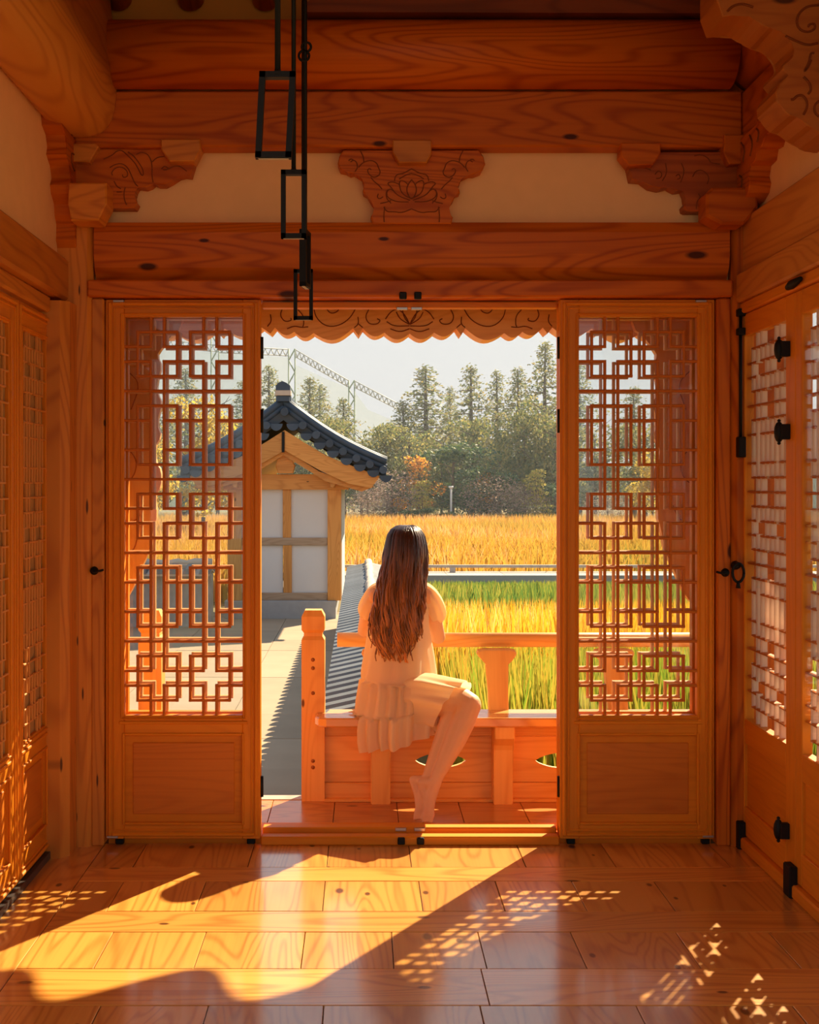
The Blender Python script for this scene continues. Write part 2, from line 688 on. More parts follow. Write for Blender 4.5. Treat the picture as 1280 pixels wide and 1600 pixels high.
def leaf(name, label, wall, u0, u1, d, z0, z1, lu0, lu1, lz0, lz1, bar_w=0.0105, bar_d=0.016, bar_off=0.004, thick=0.038,
         bar_mat=None, bar_mat_v=None, glass_d=None, paper=None, mould=True, flip=1, raised=True, panel=(0.075, 0.41)):
    fr = Frame(wall)
    fw = doorw(fr.along, fr.normal)
    fv = doorw('z', fr.normal)
    um = (u0 + u1) / 2
    root = empty(name, fr.pt(um, d + thick / 2, z0), label, None, kind='structure')
    B = 0.003
    ua, ub = (lu0, lu1)
    fr.box('stile', u0, ua, d, d + thick, z0, z1, fv, root, B)
    fr.box('stile', ub, u1, d, d + thick, z0, z1, fv, root, B)
    fr.box('top_rail', ua, ub, d, d + thick, lz1, z1, fw, root, B)
    pz0, pz1 = z0 + panel[0] - 0.0, panel[1] + 0.0
    fr.box('middle_rail', ua, ub, d, d + thick, pz1, lz0, fw, root, B)
    fr.box('bottom_rail', ua, ub, d, d + thick, z0, pz0, fw, root, B)
    # bottom panel: field with a raised inner board
    fr.box('bottom_panel', ua - 0.004, ub + 0.004, d + 0.012, d + 0.026, pz0 - 0.004, pz1 + 0.004, doorw(fr.along, fr.normal), root)
    if raised:
        iu = 0.032
        f = fr.box('raised_field', ua + iu, ub - iu, d + 0.0075, d + 0.014, pz0 + iu, pz1 - iu, wood('panel_pine', (0.62, 0.18, 0.014), (0.42, 0.095, 0.006), fr.along, fr.normal, knots=0.15, vary=0.1, figure=0.42, spec=0.25), root, 0.003)
    if mould:
        # stepped mouldings proud of the frame, around the leaf and around both openings
        def ring(a0, a1, b0, b1, w, p, nm):
            fr.box(nm, a0, a0 + w, d - p, d + 0.002, b0, b1, fv, root, p * 0.45)
            fr.box(nm, a1 - w, a1, d - p, d + 0.002, b0, b1, fv, root, p * 0.45)
            fr.box(nm, a0 + w, a1 - w, d - p, d + 0.002, b1 - w, b1, fw, root, p * 0.45)
            fr.box(nm, a0 + w, a1 - w, d - p, d + 0.002, b0, b0 + w, fw, root, p * 0.45)
        ring(u0 + 0.010, u1 - 0.010, z0 + 0.012, z1 - 0.010, 0.014, 0.010, 'outer_moulding')
        ring(u0 + 0.030, u1 - 0.030, z0 + 0.032, z1 - 0.030, 0.007, 0.005, 'inner_moulding')
        ring(ua - 0.014, ub + 0.014, lz0 - 0.014, lz1 + 0.014, 0.006, 0.006, 'pane_moulding')
        ring(ua - 0.007, ub + 0.007, pz0 - 0.007, pz1 + 0.007, 0.010, 0.006, 'panel_moulding')
        fr.box('rail_moulding', ua - 0.02, ub + 0.02, d - 0.006, d + 0.002, (pz1 + lz0) / 2 + 0.004, (pz1 + lz0) / 2 + 0.016, fw, root, 0.003)
    # lattice
    me = bar_mesh(bar_mat or M_BAR)
    mev = bar_mesh(bar_mat_v or bar_mat or M_BAR)
    cw, rh = (lu1 - lu0) / 9.0, (lz1 - lz0) / 27.0
    dc = d + bar_off + bar_d / 2
    for (c0, r0, c1, r1) in SEGS:
        if flip < 0:
            c0, c1 = 9 - c1, 9 - c0
        h = r0 == r1
        o = bpy.data.objects.new('lattice_bar', me if h else mev)
        if h:
            ln = (c1 - c0) * cw + (bar_w if c0 not in (0,) and c1 not in (9,) else bar_w * 0.5)
            uc = lu0 + (c0 + c1) / 2 * cw
            zc = lz1 - r0 * rh
            o.scale = (ln, bar_d, bar_w)
            o.rotation_euler = (0, 0, fr.rot)
        else:
            ln = (r1 - r0) * rh + bar_w * 0.98
            uc = lu0 + c0 * cw
            zc = lz1 - (r0 + r1) / 2 * rh
            o.scale = (ln, bar_d * 0.97, bar_w)
            o.rotation_euler = (Matrix.Rotation(fr.rot, 3, 'Z') @ Matrix.Rotation(math.radians(90), 3, 'Y')).to_euler()
        place(o, fr.pt(uc, dc, zc), root)
    gd = glass_d if glass_d is not None else d + bar_off + bar_d + 0.003
    if paper is not None:
        fr.box('paper_sheet', lu0 - 0.004, lu1 + 0.004, gd, gd + 0.002, lz0 - 0.004, lz1 + 0.004, paper, root)
    else:
        fr.box('glass_pane', lu0 - 0.004, lu1 + 0.004, gd, gd + 0.003, lz0 - 0.004, lz1 + 0.004, M_GLASS, root)
    return root, fr


LZ0, LZ1 = bz(1118), bz(495)
Z0, Z1 = bz(1311), bz(468)
PAN = (0.062, bz(1148))
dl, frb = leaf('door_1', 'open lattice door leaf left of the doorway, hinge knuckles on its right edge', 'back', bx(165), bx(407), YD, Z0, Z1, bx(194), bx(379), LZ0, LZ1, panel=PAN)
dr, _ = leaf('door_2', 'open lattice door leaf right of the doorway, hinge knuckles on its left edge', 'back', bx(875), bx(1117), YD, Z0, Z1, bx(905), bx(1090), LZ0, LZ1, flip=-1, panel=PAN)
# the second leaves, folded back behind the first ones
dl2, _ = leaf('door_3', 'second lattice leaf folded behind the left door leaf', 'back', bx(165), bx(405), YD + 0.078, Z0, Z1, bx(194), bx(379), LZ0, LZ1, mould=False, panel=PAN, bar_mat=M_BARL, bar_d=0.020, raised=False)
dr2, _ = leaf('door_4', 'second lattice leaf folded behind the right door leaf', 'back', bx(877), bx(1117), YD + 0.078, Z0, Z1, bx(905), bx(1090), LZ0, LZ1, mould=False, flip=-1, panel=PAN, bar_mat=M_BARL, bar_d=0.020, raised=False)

# hinge knuckles, catches and feet of the back leaves
for root, px, s in ((dl, 408, 1), (dr, 875, -1)):
    for py0, py1 in ((526, 560), (639, 676), (1214, 1246)):
        x = bx(px)
        tube('hinge', [(x, YD + 0.012, bz(py1)), (x, YD + 0.012, bz(py0))], 0.0085, M_IRON, root, 10)
for root, cx in ((dl, (186, 392)), (dr, (893, 1104))):
    for px in cx:
        box('door_foot', bx(px) - 0.016, bx(px) + 0.016, YD + 0.006, YD + 0.03, 0.0, Z0, M_IRON, root, 0.003)
for root, px, py in ((dl, 176, 1307), (dl, 186, 471), (dr, 1106, 1306), (dr, 1095, 471)):
    box('latch_plate', bx(px) - 0.022, bx(px) + 0.022, YD - 0.010, YD - 0.004, bz(py) - 0.005, bz(py) + 0.005, M_STEEL, root, 0.002)

# ---------------------------------------------------------------- frame of the back opening
YB = 4.66
box('trim_1', bx(140), bx(1140), YB - 0.005, YB + 0.20, bz(468) + 0.004, bz(440), beam('x', 'y'), None, 0.006)
tag(bpy.data.objects['trim_1'], 'long head rail above the lattice doors', None, None, 'structure')
head = box('trim_2', bx(407) + 0.002, bx(875) - 0.002, YD + 0.05, YD + 0.10, bz(478), bz(469), doorw('x', 'y'), None, 0.002)
tag(head, 'thin sliding track rail at the top of the doorway', None, None, 'structure')
tag(box('trim_3', bx(144), bx(165) - 0.003, YB + 0.02, YB + 0.20, 0.0, bz(468) + 0.003, postw('z', 'y'), None, 0.006), 'knotty left jamb of the doorway frame', None, None, 'structure')
tag(box('trim_4', bx(1117) + 0.003, bx(1140), YB + 0.02, YB + 0.20, 0.0, bz(468) + 0.003, beam('z', 'y'), None, 0.006), 'dark right jamb of the doorway frame', None, None, 'structure')
# threshold: lower board + two tracks
sill = empty('trim_5', (0.19, YD + 0.06, 0), 'wooden threshold of the doorway with two sliding tracks', None, kind='structure')
box('threshold_board', bx(166), bx(1116), YD + 0.045, YD + 0.24, -0.02, 0.020, doorw('x', 'z'), sill, 0.003)
box('track', bx(407) + 0.003, bx(875) - 0.003, YD - 0.01, YD + 0.04, 0.0, 0.034, doorw('x', 'y'), sill, 0.004)
box('track', bx(407) + 0.003, bx(875) - 0.003, YD + 0.06, YD + 0.11, 0.02, 0.050, doorw('x', 'y'), sill, 0.004)
for px in (627, 657):
    box('catch', bx(px) - 0.014, bx(px) + 0.014, YD - 0.022, YD + 0.0, 0.006, 0.032, M_IRON, sill, 0.003)
    box('catch_plate', bx(px) - 0.022, bx(px) + 0.022, YD + 0.055, YD + 0.062, 0.036, 0.050, M_STEEL, sill, 0.002)
for px in (629, 652):
    box('door_catch', bx(px) - 0.014, bx(px) + 0.014, YB - 0.026, YB - 0.003, bz(471), bz(460), M_IRON, bpy.data.objects['trim_1'], 0.003)
    box('catch_plate', bx(px) - 0.022, bx(px) + 0.022, YD + 0.044, YD + 0.052, bz(482), bz(477), M_STEEL, head, 0.002)

# corner pillars
lp = prism('pillar', [(-1.28, 4.67), (-1.28, 5.0), (-1.04, 5.0), (-1.04, 4.69), (-1.06, 4.67)], 'z', -0.02, 3.2, postw('z', 'y'), None, 0.0)
tag(lp, 'light grained corner pillar left of the lattice doors', 'pillar')
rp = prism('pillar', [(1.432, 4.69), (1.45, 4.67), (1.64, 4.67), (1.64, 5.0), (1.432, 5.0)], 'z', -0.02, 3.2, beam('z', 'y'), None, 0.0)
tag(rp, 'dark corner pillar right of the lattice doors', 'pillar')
tag(prism('door_post', [(-1.34, 4.53), (-1.13, 4.53), (-1.10, 4.56), (-1.10, 4.668), (-1.34, 4.668)], 'z', 0.0, 2.09, postw('z', 'x'), None), 'light corner post between left doors and corner pillar', 'post')
# small stay hooks on the jambs
for nm, px, py, yy, s in (('left', 154, 891, YB + 0.018, 1), ('right', 1126, 894, YB + 0.018, -1)):
    h = empty('stay_hook', (bx(px), yy, bz(py)), f'small black iron stay hook on the {nm} jamb', 'hook')
    tube('rosette', [(bx(px) - s * 0.012, yy, bz(py)), (bx(px) - s * 0.012, yy - 0.014, bz(py))], [0.017, 0.011], M_IRON, h, 12)
    tube('hook_arm', [(bx(px) - s * 0.012, yy - 0.012, bz(py)), (bx(px) + s * 0.012, yy - 0.016, bz(py)), (bx(px) + s * 0.026, yy - 0.01, bz(py) + 0.004)], 0.0045, M_IRON, h, 8)

# ---------------------------------------------------------------- beams above the doors
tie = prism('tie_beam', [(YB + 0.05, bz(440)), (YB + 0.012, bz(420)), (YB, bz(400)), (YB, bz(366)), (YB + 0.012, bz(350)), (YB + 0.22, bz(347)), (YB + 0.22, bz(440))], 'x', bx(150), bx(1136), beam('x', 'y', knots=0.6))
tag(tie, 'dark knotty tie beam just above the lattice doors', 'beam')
# plaster wall between the beams, and higher up
wall = box('wall_back', -1.5, 1.9, 4.73, 4.88, bz(440), 3.75, M_PLASTER)
tag(wall, 'cream plaster wall between the beams over the doors', None, None, 'structure')
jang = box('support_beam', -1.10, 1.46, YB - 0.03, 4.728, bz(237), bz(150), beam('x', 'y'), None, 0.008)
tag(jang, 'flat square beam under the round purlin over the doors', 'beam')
pur = tube('purlin_log', [(-0.96, 4.60, bz(100)), (1.405, 4.60, bz(100))], 0.126, beam('x', 'y', knots=0.6), None, 40)
tag(pur, 'round purlin log running across above the doors', 'log')
ubd = prism('upper_beam', [(bx(480), bz(50)), (bx(480), bz(38)), (bx(505), bz(18)), (bx(560), bz(2)), (1.55, bz(-10)), (1.55, bz(52))], 'y', 4.50, 4.70, wood('dark_pine', (0.20, 0.04, 0.004), (0.11, 0.02, 0.002), 'x', 'y', knots=0.3))
tag(ubd, 'dark red board with a sloped end above the purlin log', 'board')
tag(box('trim_9', bx(165), 1.46, 4.715, 4.729, bz(52), 3.72, plain('ochre_board', (0.46, 0.20, 0.03), 0.8, nscale=5, namp=0.1)), 'ochre boarding above the round purlin log', None, None, 'structure')
for i, px in enumerate((178, 293, 412, 585, 690, 800)):
    a = P(px, 2 if i < 3 else 4, 4.62)
    rf = tube('rafter', [(a.x, 4.71, a.z + 0.042), (a.x, 3.5, a.z + 0.38)], 0.052, beam('y', 'z'), None, 18)
    tag(rf, ('leftmost', 'second from left', 'third from left', 'fourth from left', 'fifth from left', 'sixth from left')[i] + ' round rafter end at the ceiling edge', 'rafter', 'rafters over the doors')

# ---------------------------------------------------------------- carved brackets


def zpts(pts, ox, oy, sc):
    return [(ox + p[0] / sc, oy + p[1] / sc) for p in pts]


def wpts(pts, Y):
    return [(P(p[0], p[1], Y).x, P(p[0], p[1], Y).z) for p in pts]


def carve(parent, polys, Y, r=0.0021, mat=None, name='carving'):
    for pl in polys:
        q = smooth_poly(pl, 2, False)
        tubes(name, [[P(a, b, Y) for a, b in q]], r, mat or M_CARVE, parent, 5)


YBR = 4.66
hw = empty('carved_bracket', P(643, 348, YBR), 'carved lotus bracket in the middle above the doors', 'bracket')
out = [(125, 115), (95, 165), (85, 215), (105, 260), (150, 270), (180, 288), (210, 280), (265, 318), (275, 365), (290, 390), (270, 415), (275, 430), (305, 445), (330, 490), (355, 525), (360, 560), (350, 590), (330, 610), (345, 662),
       (925, 662), (938, 615), (910, 580), (903, 545), (915, 515), (945, 480), (955, 445), (990, 430), (985, 405), (960, 385), (990, 365), (1000, 320), (1060, 292), (1095, 292), (1150, 270), (1178, 220), (1165, 165), (1130, 115)]
prism('board', wpts(zpts(out, 510, 210, 4.741), YBR), 'y', YBR, YBR + 0.10, beam('x', 'y', knots=0.25), hw, 0.004)
c = [[(250, 118), (275, 165), (278, 205)], [(180, 205), (200, 190), (225, 205), (233, 245), (213, 276)], [(165, 195), (180, 182), (200, 188)],
     [(238, 245), (270, 208), (330, 190), (375, 210), (387, 250), (402, 278), (388, 308), (352, 320), (318, 300), (303, 268), (318, 250), (335, 262)],
     [(330, 318), (352, 348), (385, 372), (412, 405)], [(455, 410), (440, 440), (450, 480), (480, 510)], [(385, 440), (375, 465), (395, 480), (420, 462)],
     [(400, 512), (440, 505), (480, 490)], [(432, 535), (425, 600), (428, 650)], [(425, 540), (450, 575), (500, 572), (560, 582), (632, 552)]]
lotus = [[(632, 335), (600, 380), (595, 420), (615, 465), (632, 475), (650, 465), (670, 420), (665, 380), (632, 335)],
         [(632, 478), (560, 440), (540, 380), (545, 338), (585, 350), (605, 372)], [(620, 488), (520, 450), (480, 390), (448, 362), (490, 348), (545, 372)],
         [(610, 500), (520, 500), (455, 470), (445, 430), (470, 400), (500, 420)], [(505, 345), (515, 298), (570, 290), (632, 255)], [(540, 330), (590, 300), (632, 290)]]


def mir(p, m):
    return [(2 * m - x, y) for x, y in p]


allc = c + lotus
allc = allc + [mir(p, 632) for p in allc]
carve(hw, [zpts(p, 510, 210, 4.741) for p in allc], YBR - 0.001)
blk = [(490, 50), (778, 50), (778, 150), (742, 218), (538, 218), (490, 145)]
prism('cap_block', wpts(zpts(blk, 510, 210, 4.741), YBR - 0.03), 'y', YBR - 0.05, YBR + 0.02, postw('x', 'y', knots=0.0), hw, 0.004)

lb = empty('carved_bracket', P(210, 325, YBR), 'carved bracket wing at the left corner above the doors', 'bracket')
out = [(240, 238), (1165, 238), (1115, 328), (1085, 430), (1040, 425), (1000, 435), (950, 468), (900, 495), (850, 495), (820, 480), (800, 500), (760, 515), (705, 508), (690, 535), (680, 570), (685, 600), (705, 625), (685, 662), (540, 662), (240, 662)]
prism('board', wpts(zpts(out, 60, 180, 4.571), YBR), 'y', YBR, YBR + 0.09, beam('x', 'y', knots=0.2), lb, 0.004)
c = [[(465, 315), (530, 285), (560, 255), (600, 252), (640, 290), (690, 340), (720, 395), (735, 430), (752, 430), (748, 390), (715, 335), (680, 290), (640, 262)],
     [(700, 280), (740, 262), (790, 285), (810, 340), (812, 375)], [(812, 335), (850, 300), (900, 295)], [(880, 385), (900, 362), (930, 380), (915, 392), (890, 390)],
     [(930, 385), (965, 365), (1010, 362), (1060, 400)], [(820, 480), (812, 440), (812, 380)], [(510, 375), (550, 350), (600, 345), (640, 375), (665, 430), (690, 490), (710, 508)],
     [(530, 430), (520, 410), (555, 370), (605, 370), (640, 405), (635, 440), (605, 445), (600, 425)], [(540, 470), (560, 510), (590, 525)], [(620, 515), (610, 560), (615, 610), (630, 640)], [(560, 550), (595, 548)]]
carve(lb, [zpts(p, 60, 180, 4.571) for p in c], YBR - 0.001)
for pts, dy in (([(875, 170), (1155, 170), (1160, 240), (1115, 328), (935, 328), (875, 240)], 0.05), ([(245, 200), (405, 200), (430, 222), (365, 335), (245, 330)], 0.04)):
    prism('cap_block', wpts(zpts(pts, 60, 180, 4.571), YBR - dy), 'y', YBR - dy, YBR + 0.03, postw('x', 'y', knots=0.0), lb, 0.004)
lc = prism('capital_block', wpts(zpts([(222, 490), (495, 490), (495, 640), (435, 760), (240, 760), (222, 640)], 60, 180, 4.571), 4.56), 'y', 4.54, 4.67, postw('x', 'y', knots=0.0), None, 0.006)
tag(lc, 'square tapered capital block on top of the left corner pillar', 'block')

rb = empty('carved_bracket', P(1090, 330, YBR), 'carved bracket wing at the right corner above the doors', 'bracket')
out = [(90, 305), (110, 400), (175, 405), (230, 445), (290, 458), (345, 445), (390, 470), (435, 465), (450, 500), (455, 540), (435, 565), (440, 590), (460, 600), (560, 600), (840, 600), (840, 228), (50, 228)]
prism('board', wpts(zpts(out, 960, 180, 4.0), YBR), 'y', YBR, YBR + 0.09, wood('dark_pine2', (0.44, 0.095, 0.006), (0.25, 0.042, 0.002), 'x', 'y', knots=0.3), rb, 0.004)
c = [[(130, 330), (180, 325), (230, 345)], [(255, 370), (275, 345), (300, 365), (290, 395), (262, 395)], [(320, 300), (330, 360), (300, 410)], [(385, 380), (405, 365), (415, 395), (395, 400)], [(420, 300), (440, 350), (415, 420)],
     [(490, 385), (510, 345), (560, 345), (595, 390), (580, 430)], [(500, 255), (545, 245), (590, 270), (600, 300), (660, 305)], [(525, 490), (540, 510), (515, 540), (512, 585)]]
carve(rb, [zpts(p, 960, 180, 4.0) for p in c], YBR - 0.001)
for pts, dy in (([(45, 172), (290, 172), (292, 235), (245, 308), (92, 312), (42, 248)], 0.05), ([(690, 120), (845, 120), (840, 300), (720, 305), (685, 235)], 0.05)):
    prism('cap_block', wpts(zpts(pts, 960, 180, 4.0), YBR - dy), 'y', YBR - dy, YBR + 0.03, beam('x', 'y', knots=0.0), rb, 0.004)
rc = prism('capital_block', wpts(zpts([(600, 462), (880, 462), (885, 585), (800, 690), (660, 692), (562, 640), (562, 500)], 960, 180, 4.0), 4.58), 'y', 4.55, 4.67, beam('x', 'y', knots=0.9), None, 0.01)
tag(rc, 'dark capital block with a large knot on the right corner pillar', 'block')

# ---------------------------------------------------------------- left wall
XLW = -1.18
for i in range(4):
    yn = 4.617 - 0.472 * i
    nm = ('leftmost-but-one' if 0 else '')
    lab = ['narrow lattice door leaf on the left wall, beside the corner post', 'narrow lattice door leaf on the left wall, cut by the photo edge', 'third lattice door leaf on the left wall, counted from the corner', 'fourth lattice door leaf on the left wall, counted from the corner'][i]
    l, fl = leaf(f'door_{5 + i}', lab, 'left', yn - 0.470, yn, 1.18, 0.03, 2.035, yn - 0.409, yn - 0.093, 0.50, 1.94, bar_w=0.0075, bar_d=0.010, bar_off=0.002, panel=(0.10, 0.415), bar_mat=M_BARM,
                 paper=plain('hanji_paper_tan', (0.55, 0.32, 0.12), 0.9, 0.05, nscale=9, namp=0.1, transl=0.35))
    if i == 0:
        for z0, z1 in ((1.735, 1.85), (1.24, 1.36), (0.29, 0.43)):
            box('hinge', -1.176, -1.160, yn - 0.004, yn + 0.034, z0, z1, M_IRON, l, 0.003)
tag(box('trim_6', -1.30, -1.165, 2.73, 4.53, 2.045, 2.105, postw('y', 'x', knots=0), None, 0.008), 'thin head rail over the left wall doors', None, None, 'structure')
lint = box('lintel_beam', -1.36, -1.130, 2.6, 4.668, 2.105, 2.27, postw('y', 'x', knots=0.2), None, 0.012)
tag(lint, 'light knot-free lintel beam over the left wall doors', 'beam')
tag(box('baseboard_left', -1.30, -1.165, 2.73, 4.53, 0.0, 0.026, plain('dark_rail', (0.05, 0.04, 0.035), 0.4, 0.5), None), 'dark metal floor track under the left wall doors', None, None, 'structure')
tag(box('trim_7', -1.30, -1.172, 4.619, 4.66, 0.0, 2.045, postw('z', 'x'), None), 'narrow hinge jamb of the left wall doors', None, None, 'structure')
tag(box('wall_left', -1.36, -1.175, 2.6, 4.70, 2.27, 3.75, M_PLASTER), 'cream plaster wall above the left lintel', None, None, 'structure')
# bracket on the left wall, seen edge on
ob = [(4.68, 2.30), (4.68, 2.84), (4.36, 2.84), (4.37, 2.79), (4.43, 2.76), (4.445, 2.72), (4.50, 2.70), (4.52, 2.66), (4.505, 2.63), (4.56, 2.60), (4.585, 2.56), (4.56, 2.53), (4.575, 2.50), (4.62, 2.47), (4.63, 2.43), (4.655, 2.40), (4.65, 2.34)]
lw = empty('carved_bracket', (-1.14, 4.5, 2.5), 'scalloped bracket on the left plaster wall under the big log', 'bracket')
prism('board', ob, 'x', -1.18, -1.10, beam('y', 'x', knots=0.1), lw, 0.004)
V, Fc = [], []
for q in ([(4.62, 2.80), (4.56, 2.78), (4.55, 2.74), (4.60, 2.72), (4.62, 2.75)], [(4.64, 2.66), (4.58, 2.66), (4.58, 2.62), (4.63, 2.60)], [(4.66, 2.52), (4.62, 2.50), (4.64, 2.46)], [(4.5, 2.80), (4.47, 2.78), (4.49, 2.75)]):
    tubes('carving', [[(-1.099, a, b) for a, b in smooth_poly(q, 2, False)]], 0.003, M_CARVE, lw)
# the big log over the left wall
prof = [(-1.172, 3.7), (-1.172, 2.75), (-1.15, 2.735), (-1.08, 2.722), (-1.01, 2.733), (-0.965, 2.77), (-0.942, 2.83), (-0.937, 2.92), (-0.945, 3.1), (-0.97, 3.3), (-0.985, 3.7)]
blog = prism('big_log', smooth_poly(prof, 2, True), 'y', 2.2, 4.64, wood('log_pine', (0.62, 0.26, 0.045), (0.45, 0.15, 0.02), 'y', 'x', knots=0.2), None, 0.03)
for p_ in blog.data.polygons:
    p_.use_smooth = len(p_.vertices) == 4
tag(blog, 'huge smooth rounded log in the upper left corner', 'log')

# ---------------------------------------------------------------- right wall
XRW = 1.475
cuts = [(4.712, 4.66, 4.205, 4.112), (4.108, 4.052, 3.597, 3.502), (3.498, 3.44, 2.985, 2.89), (2.886, 2.83, 2.375, 2.28)]
labs = ['lattice door leaf on the right wall, next to the corner pillar', 'lattice door leaf on the right wall, cut by the right photo edge', 'third lattice door leaf on the right wall from the corner', 'fourth lattice door leaf on the right wall from the corner']
right_leaves = []
for i, (a, b, c_, d_) in enumerate(cuts):
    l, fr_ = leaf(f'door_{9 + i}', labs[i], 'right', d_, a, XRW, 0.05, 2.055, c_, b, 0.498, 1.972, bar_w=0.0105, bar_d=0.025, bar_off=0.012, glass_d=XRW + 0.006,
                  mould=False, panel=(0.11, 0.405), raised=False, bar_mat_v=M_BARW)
    right_leaves.append(l)
tag(box('trim_8', XRW - 0.015, XRW + 0.12, 2.25, 4.668, 2.058, 2.10, doorw('y', 'x'), None, 0.006), 'moulded head rail over the right wall doors', None, None, 'structure')
rl = box('lintel_beam', XRW - 0.03, XRW + 0.14, 2.2, 4.668, 2.10, 2.212, wood('light_pine', (0.66, 0.26, 0.045), (0.50, 0.16, 0.02), 'y', 'x', knots=0.5), None, 0.008)
tag(rl, 'light knotty lintel beam over the right wall doors', 'beam')
rt = box('tie_beam', XRW - 0.005, XRW + 0.20, 2.2, 4.668, 2.212, 2.428, wood('light_pine', (0.66, 0.26, 0.045), (0.50, 0.16, 0.02), 'y', 'x', knots=0.5), None, 0.008)
tag(rt, 'darker grained tie beam between right lintel and plaster', 'beam')
tag(box('wall_right', XRW + 0.05, XRW + 0.20, 2.2, 4.70, 2.428, 2.90, M_PLASTER), 'cream plaster wall above the right tie beam', None, None, 'structure')
tag(box('baseboard_right', XRW - 0.02, XRW + 0.08, 2.25, 4.70, 0.0, 0.046, doorw('y', 'x'), None, 0.006), 'low pine sill under the right wall doors', None, None, 'structure')
rj = box('support_beam', XRW - 0.015, XRW + 0.10, 3.2, 4.64, 2.70, 2.905, beam('y', 'x'), None, 0.006)
tag(rj, 'flat square beam along the top of the right wall', 'beam')
rpur = tube('purlin_log', [(1.535, 4.665, 3.03), (1.535, 4.055, 3.03)], 0.128, beam('y', 'x'), None, 32)
tag(rpur, 'round log end above the right wall beside the carved board', 'log')
ob = [(4.66, 2.47), (4.66, 2.72), (4.24, 2.72), (4.26, 2.67), (4.30, 2.645), (4.33, 2.655), (4.37, 2.62), (4.42, 2.625), (4.44, 2.59), (4.50, 2.585), (4.52, 2.55), (4.50, 2.52), (4.52, 2.49), (4.58, 2.47)]
rw = empty('carved_bracket', (1.5, 4.45, 2.6), 'small carved bracket on the right plaster wall near the corner', 'bracket')
prism('board', ob, 'x', XRW - 0.03, XRW + 0.055, beam('y', 'x', knots=0.1), rw, 0.004)
V, Fc = [], []
for q in ([(4.60, 2.70), (4.55, 2.66), (4.58, 2.62)], [(4.50, 2.70), (4.46, 2.66), (4.49, 2.62)], [(4.42, 2.70), (4.39, 2.68), (4.41, 2.65)], [(4.62, 2.58), (4.58, 2.56), (4.60, 2.52)]):
    tubes('carving', [[(XRW - 0.031, a, b) for a, b in smooth_poly(q, 2, False)]], 0.004, M_CARVE, rw)
box('cap_block', XRW - 0.05, XRW + 0.03, 4.24, 4.36, 2.70, 2.76, beam('y', 'x'), rw, 0.005)
# big carved beam end in the upper right corner
out = [(425, -10), (480, 140), (560, 128), (640, 125), (700, 138), (750, 158), (800, 205), (860, 235), (910, 235), (960, 262), (1000, 290), (1045, 330), (1072, 375), (1085, 430), (1072, 480), (1040, 515), (985, 540), (975, 575), (1040, 628), (985, 665), (950, 700), (920, 765), (925, 840), (970, 890), (1000, 935), (1035, 965), (1105, 970), (1140, 1005), (1180, 1045), (1235, 1060), (1290, 1110), (1340, 1130), (1420, 1140), (1900, 1140), (1900, -700), (425, -700)]
YC = 3.86
cb = empty('carved_beam_end', P(1250, 190, YC), 'wavy carved beam end jutting in at the upper right corner', 'beam')
prism('board', wpts(zpts(out, 1040, 0, 5.333), YC), 'y', YC, YC + 0.19, wood('carved_pine', (0.50, 0.16, 0.022), (0.34, 0.085, 0.010), 'x', 'y', knots=0.4, figure=0.7), cb, 0.004)
c = [[(515, 95), (560, 50), (640, 28), (730, 60)], [(1280, 40), (1180, 50), (1110, 110), (1090, 190), (1120, 250), (1190, 270), (1250, 240), (1245, 195), (1200, 200), (1190, 225)], [(1240, 440), (1210, 440), (1200, 520), (1150, 605), (1190, 560), (1215, 500)],
     [(1045, 830), (1070, 830), (1090, 800), (1140, 790), (1180, 840), (1180, 900), (1150, 955)], [(1280, 840), (1240, 880), (1245, 940), (1280, 970)], [(1150, 640), (1200, 690), (1215, 750), (1190, 785)], [(1000, 300), (1080, 340), (1180, 380), (1270, 360)]]
carve(cb, [zpts(p, 1040, 0, 5.333) for p in c], YC - 0.001, 0.004)

# iron fittings on the right leaves
l1, l2 = right_leaves[0], right_leaves[1]


def RW(px, py):
    """point on the right wall plane seen at a photo pixel"""
    Yv = XRW * F / (px - VX)
    return Vector((XRW, Yv, CH - (py - VY) * Yv / F))


def spindle(parent, py0, py1, px):
    a, b = RW(px, py0), RW(px, py1)
    x = XRW - 0.03
    H = a.z - b.z
    prof = [(0, 0.003), (0.06, 0.007), (0.10, 0.004), (0.16, 0.010), (0.3, 0.015), (0.5, 0.017), (0.7, 0.015), (0.84, 0.010), (0.90, 0.004), (0.94, 0.007), (1, 0.003)]
    tube('hinge_knuckle', [(x, a.y, b.z + H * t) for t, r in prof], [r for t, r in prof], M_IRON, parent, 12)
    box('hinge_plate', XRW - 0.03, XRW + 0.001, a.y - 0.028, a.y - 0.002, b.z + H * 0.2, b.z + H * 0.8, M_IRON, parent, 0.002)


spindle(l1, 526, 566, 1231)
spindle(l1, 655, 695, 1231)
spindle(l1, 1276, 1316, 1230)
a, b = RW(1160, 490), RW(1160, 690)
tube('bolt_rod', [(XRW - 0.014, 4.66, a.z - 0.005), (XRW - 0.014, 4.66, b.z + 0.0)], 0.0065, M_IRON, l1, 8)
for py0, py1, w in ((484, 496, 0.018), (514, 525, 0.018), (683, 715, 0.022)):
    box('bolt_guide', XRW - 0.028, XRW + 0.001, 4.66 - w, 4.66 + w, RW(1160, py1).z, RW(1160, py0).z, M_IRON, l1, 0.003)
box('bolt_foot', XRW - 0.028, XRW + 0.001, 4.64, 4.69, RW(1160, 1326).z, RW(1160, 1280).z, M_IRON, l1, 0.004)
q = RW(1241, 1350)
box('bolt_foot', XRW - 0.028, XRW + 0.001, q.y - 0.035, q.y + 0.03, RW(1241, 1400).z, RW(1241, 1350).z, M_IRON, l2, 0.004)
q = P(1152, 884, 4.648)
